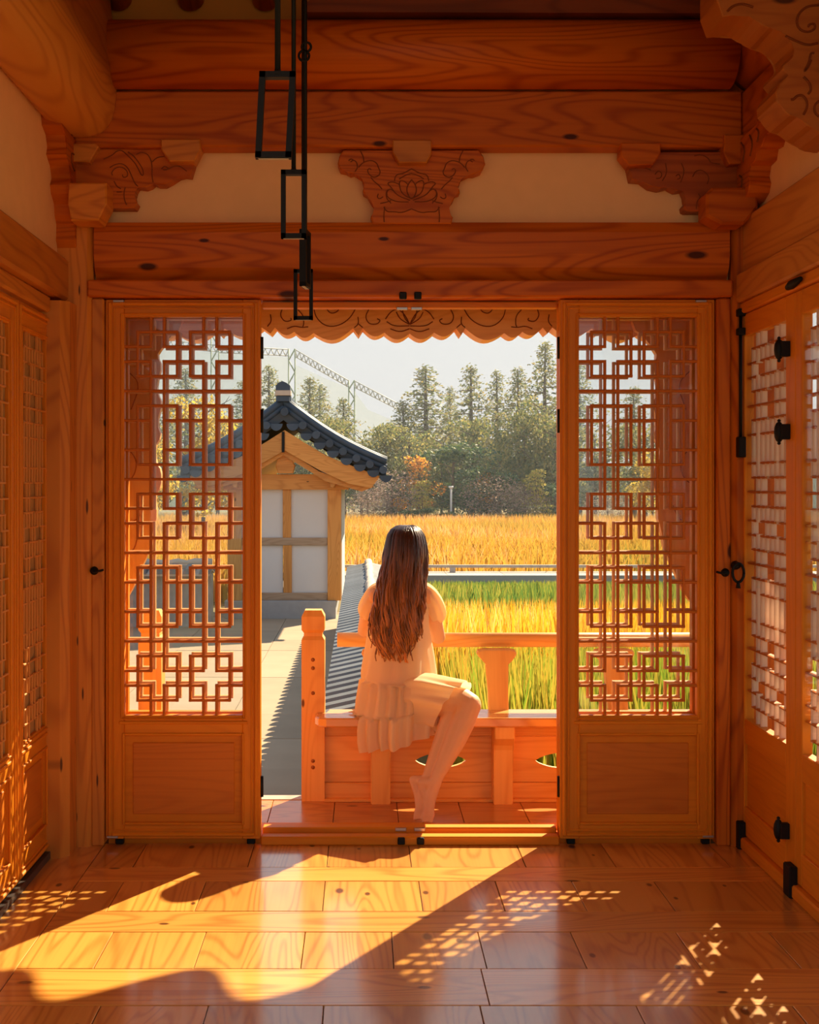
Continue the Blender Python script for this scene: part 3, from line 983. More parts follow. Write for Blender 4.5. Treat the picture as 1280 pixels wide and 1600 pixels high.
ring = [Vector((q.x + 0.022 * math.cos(t * math.pi / 8), 4.634, q.z + 0.036 * math.sin(t * math.pi / 8) - 0.026)) for t in range(17)]
hd = empty('ring_pull', (q.x, 4.66, q.z), 'black iron ring pull with a drop on the right corner pillar', 'handle')
tube('ring', ring, 0.0055, M_IRON, hd, 8)
tube('rosette', [(q.x, 4.671, q.z), (q.x, 4.634, q.z)], [0.018, 0.010], M_IRON, hd, 12)
tube('drop', [(q.x, 4.634, q.z - 0.058), (q.x, 4.634, q.z - 0.085)], [0.005, 0.010], M_IRON, hd, 8)
q = Vector((XRW - 0.03, 4.02, 2.075))
tube('door_catch', [(q.x, 4.10, 2.068), (q.x, 4.06, 2.072), (q.x, 3.98, 2.078)], [0.010, 0.016, 0.008], M_IRON, bpy.data.objects['trim_8'], 10)

# ---------------------------------------------------------------- ceiling and eaves (the rear of the hall stays open)
M_SOFFIT = wood('ceiling_pine', (0.72, 0.36, 0.08), (0.55, 0.22, 0.035), 'y', 'z', knots=0.2)
V = [(-1.36, -1.0, 3.72), (1.70, -1.0, 3.72), (1.70, 4.8, 3.72), (-1.36, 4.8, 3.72)]
ceil = empty('ceiling', (0.15, 2, 3.72), 'dim boarded ceiling and sloping eaves of the hall', None, kind='structure')
x = -1.36
while x < 1.7:
    box('ceiling_board', x, min(x + 0.34, 1.70) - 0.004, -1.0, 4.8, 3.72, 3.75, M_SOFFIT, ceil)
    x += 0.34


def slab(name, quad, th, mat, parent):
    q = [Vector(v) for v in quad]
    n = (q[1] - q[0]).cross(q[2] - q[0]).normalized() * th
    if n.z < 0:
        n = -n
    vs = q + [v + n for v in q]
    return mesh_obj(name, vs, [(0, 3, 2, 1), (4, 5, 6, 7), (0, 1, 5, 4), (1, 2, 6, 5), (2, 3, 7, 6), (3, 0, 4, 7)], mat, parent)


EZ = 2.62
slab('eave', [(-1.3, 4.8, 3.45), (1.75, 4.8, 3.45), (2.75, 6.0, EZ), (-2.4, 6.0, EZ)], 0.06, M_SOFFIT, ceil)
slab('eave', [(1.70, -1.0, 3.40), (1.75, 4.8, 3.45), (2.75, 6.0, EZ), (2.75, -1.0, EZ)], 0.06, M_SOFFIT, ceil)
slab('eave', [(-1.36, -1.0, 3.40), (-1.3, 4.8, 3.45), (-2.4, 6.0, EZ), (-2.4, -1.0, EZ)], 0.06, M_SOFFIT, ceil)
for x0, x1 in ((1.69, 1.72), (-1.39, -1.36)):
    box('wall_plate', x0, x1, -1.0, 4.8, 2.9, 3.74, M_SOFFIT, ceil)
# scalloped eave board whose waves fall on the floor as shadow
pts = [(-2.4, EZ + 0.02)]
x = 0.934 - 0.532 * 6
while x < 2.25:
    for i in range(12):
        t = i / 12.0
        zz = EZ - 0.06 - 0.20 * (0.5 - 0.5 * math.cos(2 * math.pi * t ** 0.8))
        pts.append((x + 0.532 * t, zz))
    x += 0.532
pts.append((2.75, EZ + 0.02))
prism('eave_board', pts, 'y', 5.98, 6.03, M_SOFFIT, ceil)

# ---------------------------------------------------------------- hanging pendant frames
def pendant(px, py_top, py_bot, Yv, yaw, w, label, offx=0.0, hook=None, tilt=0.0):
    X = (px - VX) * Yv / F
    zt, zb = CH - (py_top - VY) * Yv / F, CH - (py_bot - VY) * Yv / F
    root = empty('pendant_light', (X, Yv, zb), label, 'light', 'black pendant frames hanging in a row')
    ry, t = 0.006, 0.0065
    tube('rod', [(X, Yv, zt), (X, Yv, 3.72)], 0.0065, M_IRON, root, 8)
    tube('rod_cap', [(X, Yv, zt + 0.012), (X, Yv, zt - 0.001)], [0.007, 0.013], M_IRON, root, 10)
    ux, uy = math.cos(yaw), math.sin(yaw)
    c0 = offx
    A = Vector((X + ux * (c0 - w / 2), Yv + uy * (c0 - w / 2), 0))
    Bp = Vector((X + ux * (c0 + w / 2), Yv + uy * (c0 + w / 2), 0))

    def bar(nm, p, q, r=0.0065):
        d = (q - p).normalized()
        side = Vector((-uy, ux, 0))
        up = d.cross(side)
        vs = []
        for e_ in (p - d * r, q + d * r):
            for s1, s2 in ((-1, -1), (1, -1), (1, 1), (-1, 1)):
                vs.append(e_ + side * (0.011 * s1) + up * (r * s2))
        mesh_obj(nm, vs, [(0, 3, 2, 1), (4, 5, 6, 7), (0, 1, 5, 4), (1, 2, 6, 5), (2, 3, 7, 6), (3, 0, 4, 7)], M_IRON, root)
    sh = Vector((tilt, 0, 0))
    at, bt = A + Vector((0, 0, zt)), Bp + Vector((0, 0, zt))
    ab, bb = A + Vector((0, 0, zb)) + sh, Bp + Vector((0, 0, zb)) + sh
    bar('top_bar', at, bt)
    bar('side_bar', at, ab)
    bar('side_bar', bt, bb)
    bar('bottom_bar', ab, bb)
    M_LED = plain('frosted_diffuser', (0.55, 0.50, 0.42), 0.6)
    lo, hi = min(ab.x, bb.x), max(ab.x, bb.x)
    mesh_obj('diffuser', [ab + Vector((0, 0, -0.008)) + Vector((-uy, ux, 0)) * 0.006, bb + Vector((0, 0, -0.008)) + Vector((-uy, ux, 0)) * 0.006,
                          bb + Vector((0, 0, -0.008)) - Vector((-uy, ux, 0)) * 0.006, ab + Vector((0, 0, -0.008)) - Vector((-uy, ux, 0)) * 0.006,
                          ab + Vector((0, 0, -0.004)), bb + Vector((0, 0, -0.004))], [(0, 1, 2, 3), (0, 4, 5, 1), (3, 2, 5, 4), (0, 3, 4), (1, 5, 2)], M_LED, root)
    if hook is not None:
        zh = CH - (hook - VY) * Yv / F
        for dz, r_, s in ((0.013, 0.015, 1), (-0.016, 0.017, -1)):
            rg = [Vector((X + s * 0.004 + r_ * math.cos(t_ * math.pi / 8), Yv - 0.003, zh + dz + r_ * math.sin(t_ * math.pi / 8))) for t_ in range(17)]
            tube('hook_eye', rg, 0.0042, M_IRON, root, 6)
    return root


pendant(434, 118, 243, 2.66, math.radians(0), 0.0665, 'nearest black pendant frame, leaning, hanging from the leftmost rod', tilt=-0.009)
pendant(459, 270, 369, 3.40, math.radians(0), 0.058, 'second black pendant frame, above the plaster wall edge')
pendant(477, 364, 446, 3.95, math.radians(80), 0.062, 'third black pendant frame, turned edge-on below the hooked rod', hook=80)
pendant(474, 424, 497, 4.40, math.radians(0), 0.057, 'farthest and lowest black pendant frame before the doorway head')

# ================================================================== PORCH
porch = empty('floor_porch', (0.2, 5.2, 0), 'narrow pine porch floor outside the doorway', None, kind='structure')
x = -1.75
while x < 2.0:
    w = 0.272
    box('floorboard', x + GAP, x + w - GAP, 4.942, 5.36, -0.03, 0.0, wood('porch_floor', (0.60, 0.23, 0.045), (0.38, 0.11, 0.016), 'x', 'z', rough=0.28, knots=0.35, spec=0.5, vary=0.3, coat=0.3), porch, 0.0015)
    x += w
box('edge_beam', -1.75, 2.0, 5.362, 5.44, -0.20, 0.003, wood('weathered_pine', (0.50, 0.40, 0.32), (0.36, 0.27, 0.21), 'x', 'y', knots=0.1), porch, 0.004)
box('joist', -1.75, 2.0, 4.95, 5.36, -0.2, -0.035, plain('dark_underfloor', (0.05, 0.025, 0.012), 0.9), porch)

# --------------------------------------------------------------- scalloped valance and its two carved wings (plane Y = 5)
YV = 5.045
zz = [(-620, 128), (-430, 180), (-330, 150), (-240, 165), (-160, 128), (-138, 158), (-118, 128), (-60, 160), (20, 125)]
lob = []


def lobe(x0, x1, y0, ysag, n=9, y1=None):
    y1 = y0 if y1 is None else y1
    for i in range(n):
        t = i / n
        lob.append((x0 + (x1 - x0) * t, y0 + (y1 - y0) * t + (ysag - (y0 + y1) / 2) * math.sin(math.pi * t)))


seq = [(25, 125, 60, 150), (60, 150, 80, 125), (80, 125, 160, 143), (160, 143, 240, 148), (240, 148, 405, 128), (405, 128, 427, 158), (427, 158, 445, 128), (445, 128, 535, 146), (535, 146, 640, 150), (640, 150, 742, 146), (742, 146, 835, 128), (835, 128, 855, 158), (855, 158, 872, 128), (872, 128, 1035, 148), (1035, 148, 1110, 143), (1110, 143, 1195, 125), (1195, 125, 1215, 150), (1215, 150, 1235, 125)]
ext = [(-495, 125, -412, 143), (-412, 143, -336, 148), (-336, 148, -170, 128), (-170, 128, -148, 158), (-148, 158, -130, 128), (-130, 128, 25, 125)]
ext2 = [(1235, 125, 1400, 128), (1400, 128, 1422, 158), (1422, 158, 1440, 128), (1440, 128, 1605, 148), (1605, 148, 1680, 143), (1680, 143, 1770, 125)]
for (x0, y0, x1, y1) in ext + seq + ext2:
    L_ = x1 - x0
    if L_ < 40:
        lob.append((x0, y0))
    else:
        lobe(x0, x1, y0, (y0 + y1) / 2 + 6 + L_ * 0.20, 9, y1)
low = zpts(lob, 400, 465, 2.667)
outl = [(low[0][0], 440)] + low + [(low[-1][0], 440)]
vroot = empty('eave_valance', (0.19, YV, 2.1), 'carved scalloped valance board hanging outside above the doorway', 'valance')
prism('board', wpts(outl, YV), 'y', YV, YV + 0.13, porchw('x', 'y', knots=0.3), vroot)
c = [[(540, 90), (560, 60), (590, 45), (620, 70), (640, 110)], [(545, 100), (575, 120), (640, 118)], [(585, 60), (600, 90), (640, 112)], [(610, 50), (618, 85), (640, 110)], [(560, 130), (600, 145), (640, 130)], [(470, 50), (455, 80), (470, 110), (505, 112), (520, 95), (505, 88)],
     [(240, 40), (250, 85), (290, 120), (340, 120), (390, 90), (418, 42)], [(290, 40), (310, 68), (340, 60), (350, 38)], [(110, 45), (100, 75), (120, 102), (150, 95), (145, 85)], [(175, 50), (198, 75), (200, 110), (195, 122)], [(130, 130), (160, 118), (190, 125), (218, 122)], [(60, 70), (65, 100), (48, 120)], [(425, 80), (428, 110), (410, 125)], [(428, 110), (445, 125)]]
c = c + [mir(p, 641) for p in c]
carve(vroot, [zpts(p, 400, 465, 2.667) for p in c], YV - 0.001, 0.0024)
wing_px = [(282, 515), (270, 522), (252, 545), (245, 556), (253, 571), (245, 600), (246, 615), (253, 630), (245, 662), (252, 682), (241, 699), (243, 722), (252, 735), (252, 760), (241, 775), (246, 805), (240, 825), (234, 860), (222, 885), (205, 925), (190, 945), (150, 950), (110, 950), (110, 470), (290, 470)]
wl = wpts(wing_px, YV - 0.043)
lwg = empty('carved_wing', (-0.95, YV, 1.0), 'carved wing board seen through the left lattice door', 'carving')
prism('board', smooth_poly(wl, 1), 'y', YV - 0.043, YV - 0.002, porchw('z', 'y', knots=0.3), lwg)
carve(lwg, [[(200, 700), (215, 720), (210, 745), (190, 760)], [(180, 820), (215, 815), (225, 790)], [(190, 870), (210, 860), (215, 840)], [(200, 580), (220, 600), (205, 640)]], YV - 0.044, 0.0025, M_CARVEL)
wr = [(0.378 - p[0], p[1]) for p in wl]
rwg = empty('carved_wing', (1.33, YV, 1.0), 'carved wing board seen through the right lattice door', 'carving')
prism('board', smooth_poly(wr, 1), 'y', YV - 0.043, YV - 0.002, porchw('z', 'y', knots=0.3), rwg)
carve(rwg, [[(1078, 700), (1062, 720), (1066, 745), (1085, 760)], [(1096, 820), (1062, 815), (1052, 790)], [(1078, 580), (1058, 600), (1072, 640)]], YV - 0.044, 0.0025, M_CARVEL)

# --------------------------------------------------------------- bench with railing
def bench(label, x_newel, x_end, legs, eyes, balusters, sgn):
    root = empty('porch_bench', (x_newel, 5.32, 0), label, 'bench')
    lo, hi = min(x_newel, x_end), max(x_newel, x_end)
    # newel: shaft, waist, chamfered head
    w = 0.051
    sec = [(0.0, w), (0.712, w), (0.728, w * 0.80), (0.742, w * 0.80), (0.757, w), (0.815, w), (0.842, w * 0.72)]
    V, Fc = [], []
    for z, r in sec:
        for a, b in ((-1, -1), (1, -1), (1, 1), (-1, 1)):
            V.append((x_newel + a * r, 5.392 + b * r, z))
    for i in range(len(sec) - 1):
        for k_ in range(4):
            k2 = (k_ + 1) % 4
            Fc.append((i * 4 + k_, i * 4 + k2, i * 4 + 4 + k2, i * 4 + 4 + k_))
    Fc += [(3, 2, 1, 0), tuple(len(V) - 4 + k_ for k_ in range(4))]
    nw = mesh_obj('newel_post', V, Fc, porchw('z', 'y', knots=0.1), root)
    if sgn > 0:
        for py in (1031, 1044, 1083, 1189, 1199):
            q = P(489, py, 5.341)
            tube('dowel', [(q.x, 5.339, q.z), (q.x, 5.343, q.z)], 0.0085, wood('dowel', (0.36, 0.11, 0.02), (0.3, 0.08, 0.01), 'y', None, knots=0), nw, 10)
    # seat with a rounded free end
    if sgn > 0:
        x0 = x_newel + 0.012
        pts = [(x0 + 0.05, 5.212), (x_end, 5.212), (x_end, 5.425), (x0 + 0.055, 5.425), (x0 + 0.055, 5.338), (x0 + 0.0, 5.338), (x0, 5.26), (x0 + 0.015, 5.23)]
    else:
        x0 = x_newel - 0.012
        pts = [(x0 - 0.05, 5.212), (x0 - 0.015, 5.23), (x0, 5.26), (x0, 5.338), (x0 - 0.055, 5.338), (x0 - 0.055, 5.425), (x_end, 5.425), (x_end, 5.212)]
    prism('seat', pts, 'z', 0.352, 0.392, wood('seat_pine', (0.76, 0.36, 0.11), (0.58, 0.21, 0.045), 'x', 'z', rough=0.25, spec=0.5, knots=0.1, coat=0.4), root, 0.006)
    ya, yb = 5.372, 5.397
    # backing boards under the seat, split along the middle of the eye-shaped openings
    zt, zm, zb, z0 = 0.352, 0.172, 0.078, 0.004
    edges = sorted([lo + 0.05 if sgn > 0 else lo] + list(legs) + [hi if sgn > 0 else hi - 0.05])

    def eye_edge(a, b, up):
        for ex in eyes:
            if a < ex < b:
                e_ = []
                for i in range(13):
                    t = -1 + 2 * i / 12
                    hgt = 0.034 * (math.cos(t * math.pi / 2) ** 0.75) * (1.0 if up else 0.95)
                    e_.append((ex + t * 0.114, zm + (hgt if up else -hgt)))
                return e_
        return []
    for a, b in zip(edges, edges[1:]):
        up = [(a, zt - 0.072), (a, zm)] + eye_edge(a, b, True) + [(b, zm), (b, zt - 0.072)]
        dn = [(a, zm - 0.0002)] + [(p[0], p[1] - 0.0002) for p in eye_edge(a, b, False)] + [(b, zm - 0.0002), (b, zb), (a, zb)]
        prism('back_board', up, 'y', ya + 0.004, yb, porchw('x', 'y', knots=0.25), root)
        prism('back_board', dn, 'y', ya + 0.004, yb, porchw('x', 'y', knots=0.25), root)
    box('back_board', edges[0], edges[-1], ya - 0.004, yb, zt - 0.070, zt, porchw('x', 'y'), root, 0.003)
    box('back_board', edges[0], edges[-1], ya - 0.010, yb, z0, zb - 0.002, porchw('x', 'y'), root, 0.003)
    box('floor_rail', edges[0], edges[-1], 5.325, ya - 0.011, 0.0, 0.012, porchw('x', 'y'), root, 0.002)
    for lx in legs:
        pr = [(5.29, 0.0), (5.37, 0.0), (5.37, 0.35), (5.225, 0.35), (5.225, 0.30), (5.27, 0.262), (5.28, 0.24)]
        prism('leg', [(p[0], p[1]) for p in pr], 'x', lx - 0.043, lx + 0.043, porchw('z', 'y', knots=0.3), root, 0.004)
    # railing, leaning a little outwards
    rx0 = -0.112 if sgn > 0 else hi - 0.19
    if sgn > 0:
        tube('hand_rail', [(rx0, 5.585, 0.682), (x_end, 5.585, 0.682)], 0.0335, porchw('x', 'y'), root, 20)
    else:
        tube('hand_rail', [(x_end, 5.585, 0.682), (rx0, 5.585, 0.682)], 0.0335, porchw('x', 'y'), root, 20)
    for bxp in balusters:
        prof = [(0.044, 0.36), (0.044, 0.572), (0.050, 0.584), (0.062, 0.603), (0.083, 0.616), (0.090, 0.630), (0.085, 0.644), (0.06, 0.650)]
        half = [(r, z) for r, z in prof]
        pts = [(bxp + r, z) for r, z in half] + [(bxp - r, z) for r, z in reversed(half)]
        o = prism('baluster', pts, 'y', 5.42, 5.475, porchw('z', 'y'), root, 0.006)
        for v in o.data.vertices:
            v.co.y += (v.co.z + 0.15) * 0.36
    return root


bench('long pine bench with back rail on which the woman sits', P(490, 1250, 5.392).x, 1.95, [0.084, 0.62, 1.16, 1.70], [0.352, 0.886, 1.43], [0.09, 0.615, 1.15, 1.68], 1)
bench('short pine bench behind the left lattice door', -0.935, -1.7, [-1.45], [-1.2], [-1.42], -1)

# ================================================================== COURTYARD AND WETLAND
GZ = -0.60
M_GROUND = plain('beige_earth', (0.30, 0.22, 0.14), 0.95, 0.05, nscale=3, namp=0.18)
gr = mesh_obj('ground', [(-80, -40, -0.86), (80, -40, -0.86), (80, 140, -0.86), (-80, 140, -0.86)], [(0, 1, 2, 3)], plain('marsh_soil', (0.20, 0.16, 0.08), 0.95, 0.1, nscale=0.4, namp=0.3))
tag(gr, 'bare marsh ground under the reeds', None, None, 'structure')
yard = empty('floor_courtyard', (-3, 12, GZ), 'pale paved courtyard left of the tiled wall', None, kind='structure')
box('paving_base', -9.0, 0.05, 5.5, 19.0, GZ - 0.25, GZ - 0.018, plain('joint_sand', (0.24, 0.19, 0.13), 0.95), yard)
M_SLAB = plain('pale_paving', (0.36, 0.275, 0.19), 0.9, 0.1, nscale=2.2, namp=0.14, rnd=0.12)
nx, ny = 8, 13
for i in range(nx):
    for j in range(ny):
        x1 = -0.02 - i * 1.1
        y0 = 5.5 + j * 1.0
        box('paving_slab', x1 - 1.094, x1, y0, y0 + 0.994, GZ - 0.03, GZ + random.uniform(-0.002, 0.002), M_SLAB, yard)
wp = mesh_obj('pond_water', [(0.3, 5.6, -0.80), (9, 5.6, -0.80), (9, 9.5, -0.80), (0.3, 9.5, -0.80)], [(0, 1, 2, 3)], plain('still_water', (0.16, 0.18, 0.14), 0.06, 0.6))
tag(wp, 'still pale pond water among the near reeds', None, None, 'structure')

# --------------------------------------------------------------- tiled garden walls
def tiled_wall(label, axis, c0, a0, a1, step):
    """low wall whose cap slopes both ways; axis 'y' runs into depth at x = c0 (ridge), axis 'x' runs sideways at y = c0"""
    def W(a, c, z):
        return (c, a, z) if axis == 'y' else (a, c, z)
    mid = (a0 + a1) / 2
    root = empty('tiled_wall', W(mid, c0, GZ), label, 'wall')

    def bxx(nm, c_0, c_1, z0, z1, mat, bev=0.0, e0=None, e1=None):
        p, q = W(e0 if e0 is not None else a0, c_0, z0), W(e1 if e1 is not None else a1, c_1, z1)
        return box(nm, min(p[0], q[0]), max(p[0], q[0]), min(p[1], q[1]), max(p[1], q[1]), z0, z1, mat, root, bev)
    bxx('masonry', c0 - 0.13, c0 + 0.13, GZ, 0.14, plain('stone_masonry', (0.34, 0.33, 0.31), 0.9, 0.1, nscale=7, namp=0.35, bump=0.5))
    bxx('ridge_mortar', c0 - 0.055, c0 + 0.055, 0.19, 0.275, M_MORTAR, 0.02)
    # two slopes
    for s in (-1, 1):
        vs = [W(a0, c0 + s * 0.29, 0.150), W(a1, c0 + s * 0.29, 0.150), W(a1, c0 + s * 0.05, 0.205), W(a0, c0 + s * 0.05, 0.205)]
        n = len(vs)
        vs2 = [(v[0], v[1], v[2] - 0.03) for v in vs]
        mesh_obj('tile_bed', vs + vs2, [(0, 1, 2, 3), (7, 6, 5, 4), (0, 4, 5, 1), (1, 5, 6, 2), (2, 6, 7, 3), (3, 7, 4, 0)], M_MORTAR, root)
    # tiles: one half-round tile per step on each slope (shared mesh)
    me = {}
    for s in (-1, 1):
        V, Fc = [], []
        for e_, (c_, z) in enumerate(((s * 0.305, 0.150), (s * 0.045, 0.208))):
            for k_ in range(7):
                t = math.pi * k_ / 6
                V.append(Vector(W(math.cos(t) * step * 0.36, c_, z + math.sin(t) * step * 0.36)))
        for k_ in range(6):
            Fc.append((k_, k_ + 1, 8 + k_, 7 + k_))
        Fc.append(tuple(range(6, -1, -1)))
        m = bpy.data.meshes.new('roof_tile')
        m.from_pydata(V, [], Fc)
        m.materials.append(M_WTILE)
        m.update()
        me[s] = m
    a = a0 + step / 2
    while a < a1:
        for s in (-1, 1):
            o = bpy.data.objects.new('roof_tile', me[s])
            place(o, Vector(W(a, c0, 0.0)), root)
        a += step
    # ridge: lumpy mortar with a rounded capping
    path, rad = [], []
    n = max(12, int((a1 - a0) / 0.12))
    rr = random.Random(5)
    for i in range(n + 1):
        aa = a0 + (a1 - a0) * i / n
        path.append(W(aa, c0 + rr.uniform(-0.008, 0.008), 0.285 + rr.uniform(-0.01, 0.012)))
        rad.append(0.050 + rr.uniform(-0.012, 0.012))
    tube('ridge_cap', path, rad, M_MORTAR, root, 12)
    return root


tiled_wall('long low tiled wall running from the porch to the small building', 'y', 0.10, 6.0, 17.2, 0.20)
tiled_wall('far tiled wall across the courtyard, seen through the left lattice', 'x', 17.0, -8.0, -2.1, 0.22)

# --------------------------------------------------------------- small tiled building
YP = 18.0
pav = empty('small_building', P(445, 963, YP), 'small white-panelled building with a black tiled gable roof', 'building')
M_PW = wood('pavilion_pine', (0.60, 0.270, 0.065), (0.44, 0.165, 0.030), 'x', 'y', knots=0.2)
M_PWZ = wood('pavilion_pine', (0.60, 0.270, 0.065), (0.44, 0.165, 0.030), 'z', 'y', knots=0.2)
M_PWG = wood('weathered_beam', (0.42, 0.30, 0.20), (0.30, 0.20, 0.12), 'x', 'y', knots=0.2)
M_WHITE = plain('white_render', (0.60, 0.585, 0.57), 0.9, 0.1, nscale=3, namp=0.04)
M_STONE = plain('granite_base', (0.34, 0.34, 0.34), 0.9, 0.1, nscale=12, namp=0.12)


def pxb(name, x0, x1, y0, y1, mat, d0=0.0, d1=0.1, parent=pav, bev=0.005):
    a, b = P(x0, y1, YP), P(x1, y0, YP)
    return box(name, a.x, b.x, YP + d0, YP + d1, a.z, b.z, mat, parent, bev)


pxb('stone_base', 352, 525, 938, 966, M_STONE, -0.10, 3.6)
for x0, x1, lx in ((357, 435, 0), (455, 512, 1)):
    pass
pxb('bottom_beam', 378, 512, 926, 938, M_PWG, -0.02, 0.12)
pxb('middle_beam', 378, 512, 840, 852, M_PWG, -0.02, 0.12)
pxb('top_beam', 350, 545, 741, 765, M_PW, -0.06, 0.18)
for x0, x1 in ((356, 378), (512, 533)):
    pxb('post', x0, x1, 765, 938, M_PWZ, -0.05, 0.19)
    a, b = P(x0, 938, YP), P(x1, 765, YP)
    box('post', a.x, b.x, YP + 3.3, YP + 3.5, a.z, b.z, M_PWZ, pav, 0.005)
pxb('mullion', 442, 455, 765, 840, M_PWZ, -0.02, 0.12)
pxb('mullion', 443, 456, 852, 926, M_PWZ, -0.02, 0.12)
for x0, x1 in ((378, 442), (455, 512)):
    pxb('wall_panel', x0, x1, 765, 840, M_WHITE, 0.02, 0.08, bev=0)
    pxb('wall_panel', x0, x1, 852, 926, M_WHITE, 0.02, 0.08, bev=0)
for px in (357, 531):
    q = P(px, 938, YP)
    q2 = P(px, 765, YP)
    box('wall_panel', q.x - 0.03, q.x + 0.03, YP + 0.19, YP + 3.3, q.z, q2.z, M_WHITE, pav)


def roofline(t):
    """px of the roof underside/verge line for t 0 (ridge) .. 1 (eave), right half"""
    x = 445 + 158 * t
    y = 632 + 94 * t - 16 * math.sin(math.pi * t) * -0.55
    return x, y


for s in (-1, 1):
    # bargeboard
    bb = [(445, 672), (470, 688), (510, 712), (550, 728), (594, 744), (580, 763), (545, 756), (500, 735), (445, 704)]
    bb = [(445 + s * (p[0] - 445), p[1]) for p in bb]
    prism('bargeboard', wpts(bb, YP - 0.35), 'y', YP - 0.36, YP - 0.29, M_PW, pav, 0.004)
    ft = [(445, 702), (500, 737), (560, 757), (585, 760), (565, 768), (510, 752), (445, 712)]
    ft = [(445 + s * (p[0] - 445), p[1]) for p in ft]
    prism('purlin_board', wpts(ft, YP), 'y', YP - 0.28, YP + 3.8, M_PW, pav)
    # roof body, concave
    top, bot = [], []
    for i in range(9):
        t = i / 8
        x_, y_ = roofline(t)
        top.append((445 + s * (x_ - 445), y_ - 6))
        bot.append((445 + s * (x_ - 445), y_ + 26 - 6 * t))
    poly = top + list(reversed(bot))
    w3 = wpts(poly, YP)
    prism('roof_body', w3, 'y', YP - 0.30, YP + 4.0, plain('roof_earth', (0.07, 0.085, 0.10), 0.8), pav)
    # verge roll along the edge
    pth = []
    for i in range(9):
        x_, y_ = roofline(i / 8)
        q = P(445 + s * (x_ - 445), y_ - 4, YP)
        pth.append((q.x, YP - 0.30, q.z))
    tube('verge_roll', pth, 0.055, M_TILE, pav, 10)
    pth2 = [(p[0], p[1] + 0.02, p[2] - 0.085) for p in pth]
    tube('verge_roll', pth2, 0.05, M_TILE, pav, 10)
    # round tile ends and the curved drip tiles under them
    for k_ in range(8):
        t = (k_ + (0.35 if k_ else 0.0)) / 7.55
        x_, y_ = roofline(t)
        if s > 0 or k_:
            q = P(445 + s * (x_ - 445), y_ + 12 - 2 * t, YP - 0.36)
            tube('tile_end', [(q.x, YP - 0.44, q.z), (q.x, YP - 0.25, q.z + 0.01)], 0.058, M_TILE, pav, 14, smooth=False)
        if k_ < 8:
            t2 = (k_ + 0.62) / 7.55
            x_, y_ = roofline(min(t2, 1.0))
            q = P(445 + s * (x_ - 445), y_ + 23 - 4 * t2, YP - 0.34)
            ar = [(q.x + a_[0], q.z + a_[1]) for a_ in arc(0, 0.02, 0.092, 0.10, 180, 360, 10)]
            prism('drip_tile', ar, 'y', YP - 0.40, YP - 0.30, M_TILE, pav)
    # tile rows down the slope, seen on the lit right side
    for k_ in range(22):
        yy_ = YP - 0.15 + k_ * 0.19
        pth = []
        for i in range(7):
            x_, y_ = roofline(i / 6)
            q = P(445 + s * (x_ - 445), y_ - 7, YP)
            pth.append((q.x, yy_, q.z))
        tube('tile_row', pth, 0.05, M_TILE, pav, 8)
q = P(445, 625, YP)
box('ridge', q.x - 0.11, q.x + 0.11, YP - 0.32, YP + 4.0, q.z - 0.08, q.z + 0.05, M_TILE, pav, 0.02)
pxb('ridge_end', 436, 455, 621, 630, M_TILE, -0.40, -0.2)
pxb('ridge_end_band', 433, 457, 613, 621, M_MORTAR, -0.42, -0.2)
cap = wpts([(434, 613), (434, 606), (438, 602), (444, 599), (451, 602), (456, 606), (456, 613)], YP)
prism('ridge_end_cap', cap, 'y', YP - 0.42, YP - 0.2, M_TILE, pav)
mo = wpts([(436, 740), (432, 728), (437, 712), (440, 703), (450, 703), (453, 712), (462, 728), (459, 740)], YP)
prism('king_post', mo, 'y', YP - 0.20, YP - 0.05, M_PW, pav, 0.01)
q = P(445, 690, YP)
box('iron_strap', q.x - 0.02, q.x + 0.02, YP - 0.38, YP - 0.36, q.z - 0.17, q.z + 0.13, M_IRON, pav)
for s in (-1, 1):
    cp = [(445 + s * (x_ - 445), y_) for x_, y_ in ((514, 740), (524, 744), (528, 750), (522, 762), (517, 762), (516, 750))]
    prism('corbel', wpts(cp, YP), 'y', YP - 0.25, YP - 0.06, M_PW, pav, 0.006)

# --------------------------------------------------------------- boardwalk in the reeds
bw = empty('boardwalk', (9, 25, -0.85), 'pale boardwalk crossing the reeds behind the woman', 'walkway')
zb_ = CH - (900 - VY) * 25.0 / F
M_BWK = wood('weathered_board', (0.50, 0.43, 0.36), (0.36, 0.30, 0.25), 'x', 'z', knots=0)
xw = -0.6
while xw < 30:
    box('deck_plank', xw, xw + 1.19, 25.0, 26.3, zb_ - 0.05, zb_, M_BWK, bw)
    xw += 1.2
box('side_beam', -0.6, 30, 24.9, 24.98, zb_ - 0.16, zb_ + 0.02, plain('weathered_grey', (0.36, 0.36, 0.36), 0.8), bw)
box('kerb_rail', -0.6, 30, 26.0, 26.1, zb_ + 0.10, zb_ + 0.16, M_BWK, bw)
for i in range(13):
    box('kerb_post', -0.5 + i * 2.4, -0.38 + i * 2.4, 26.0, 26.1, zb_, zb_ + 0.10, M_BWK, bw)
    box('pile', -0.5 + i * 2.4, -0.35 + i * 2.4, 25.0, 25.15, -0.86, zb_ - 0.05, plain('weathered_grey', (0.36, 0.36, 0.36), 0.8), bw)

# --------------------------------------------------------------- reeds (nobody could count them)
import numpy as np
RNG = np.random.default_rng(11)


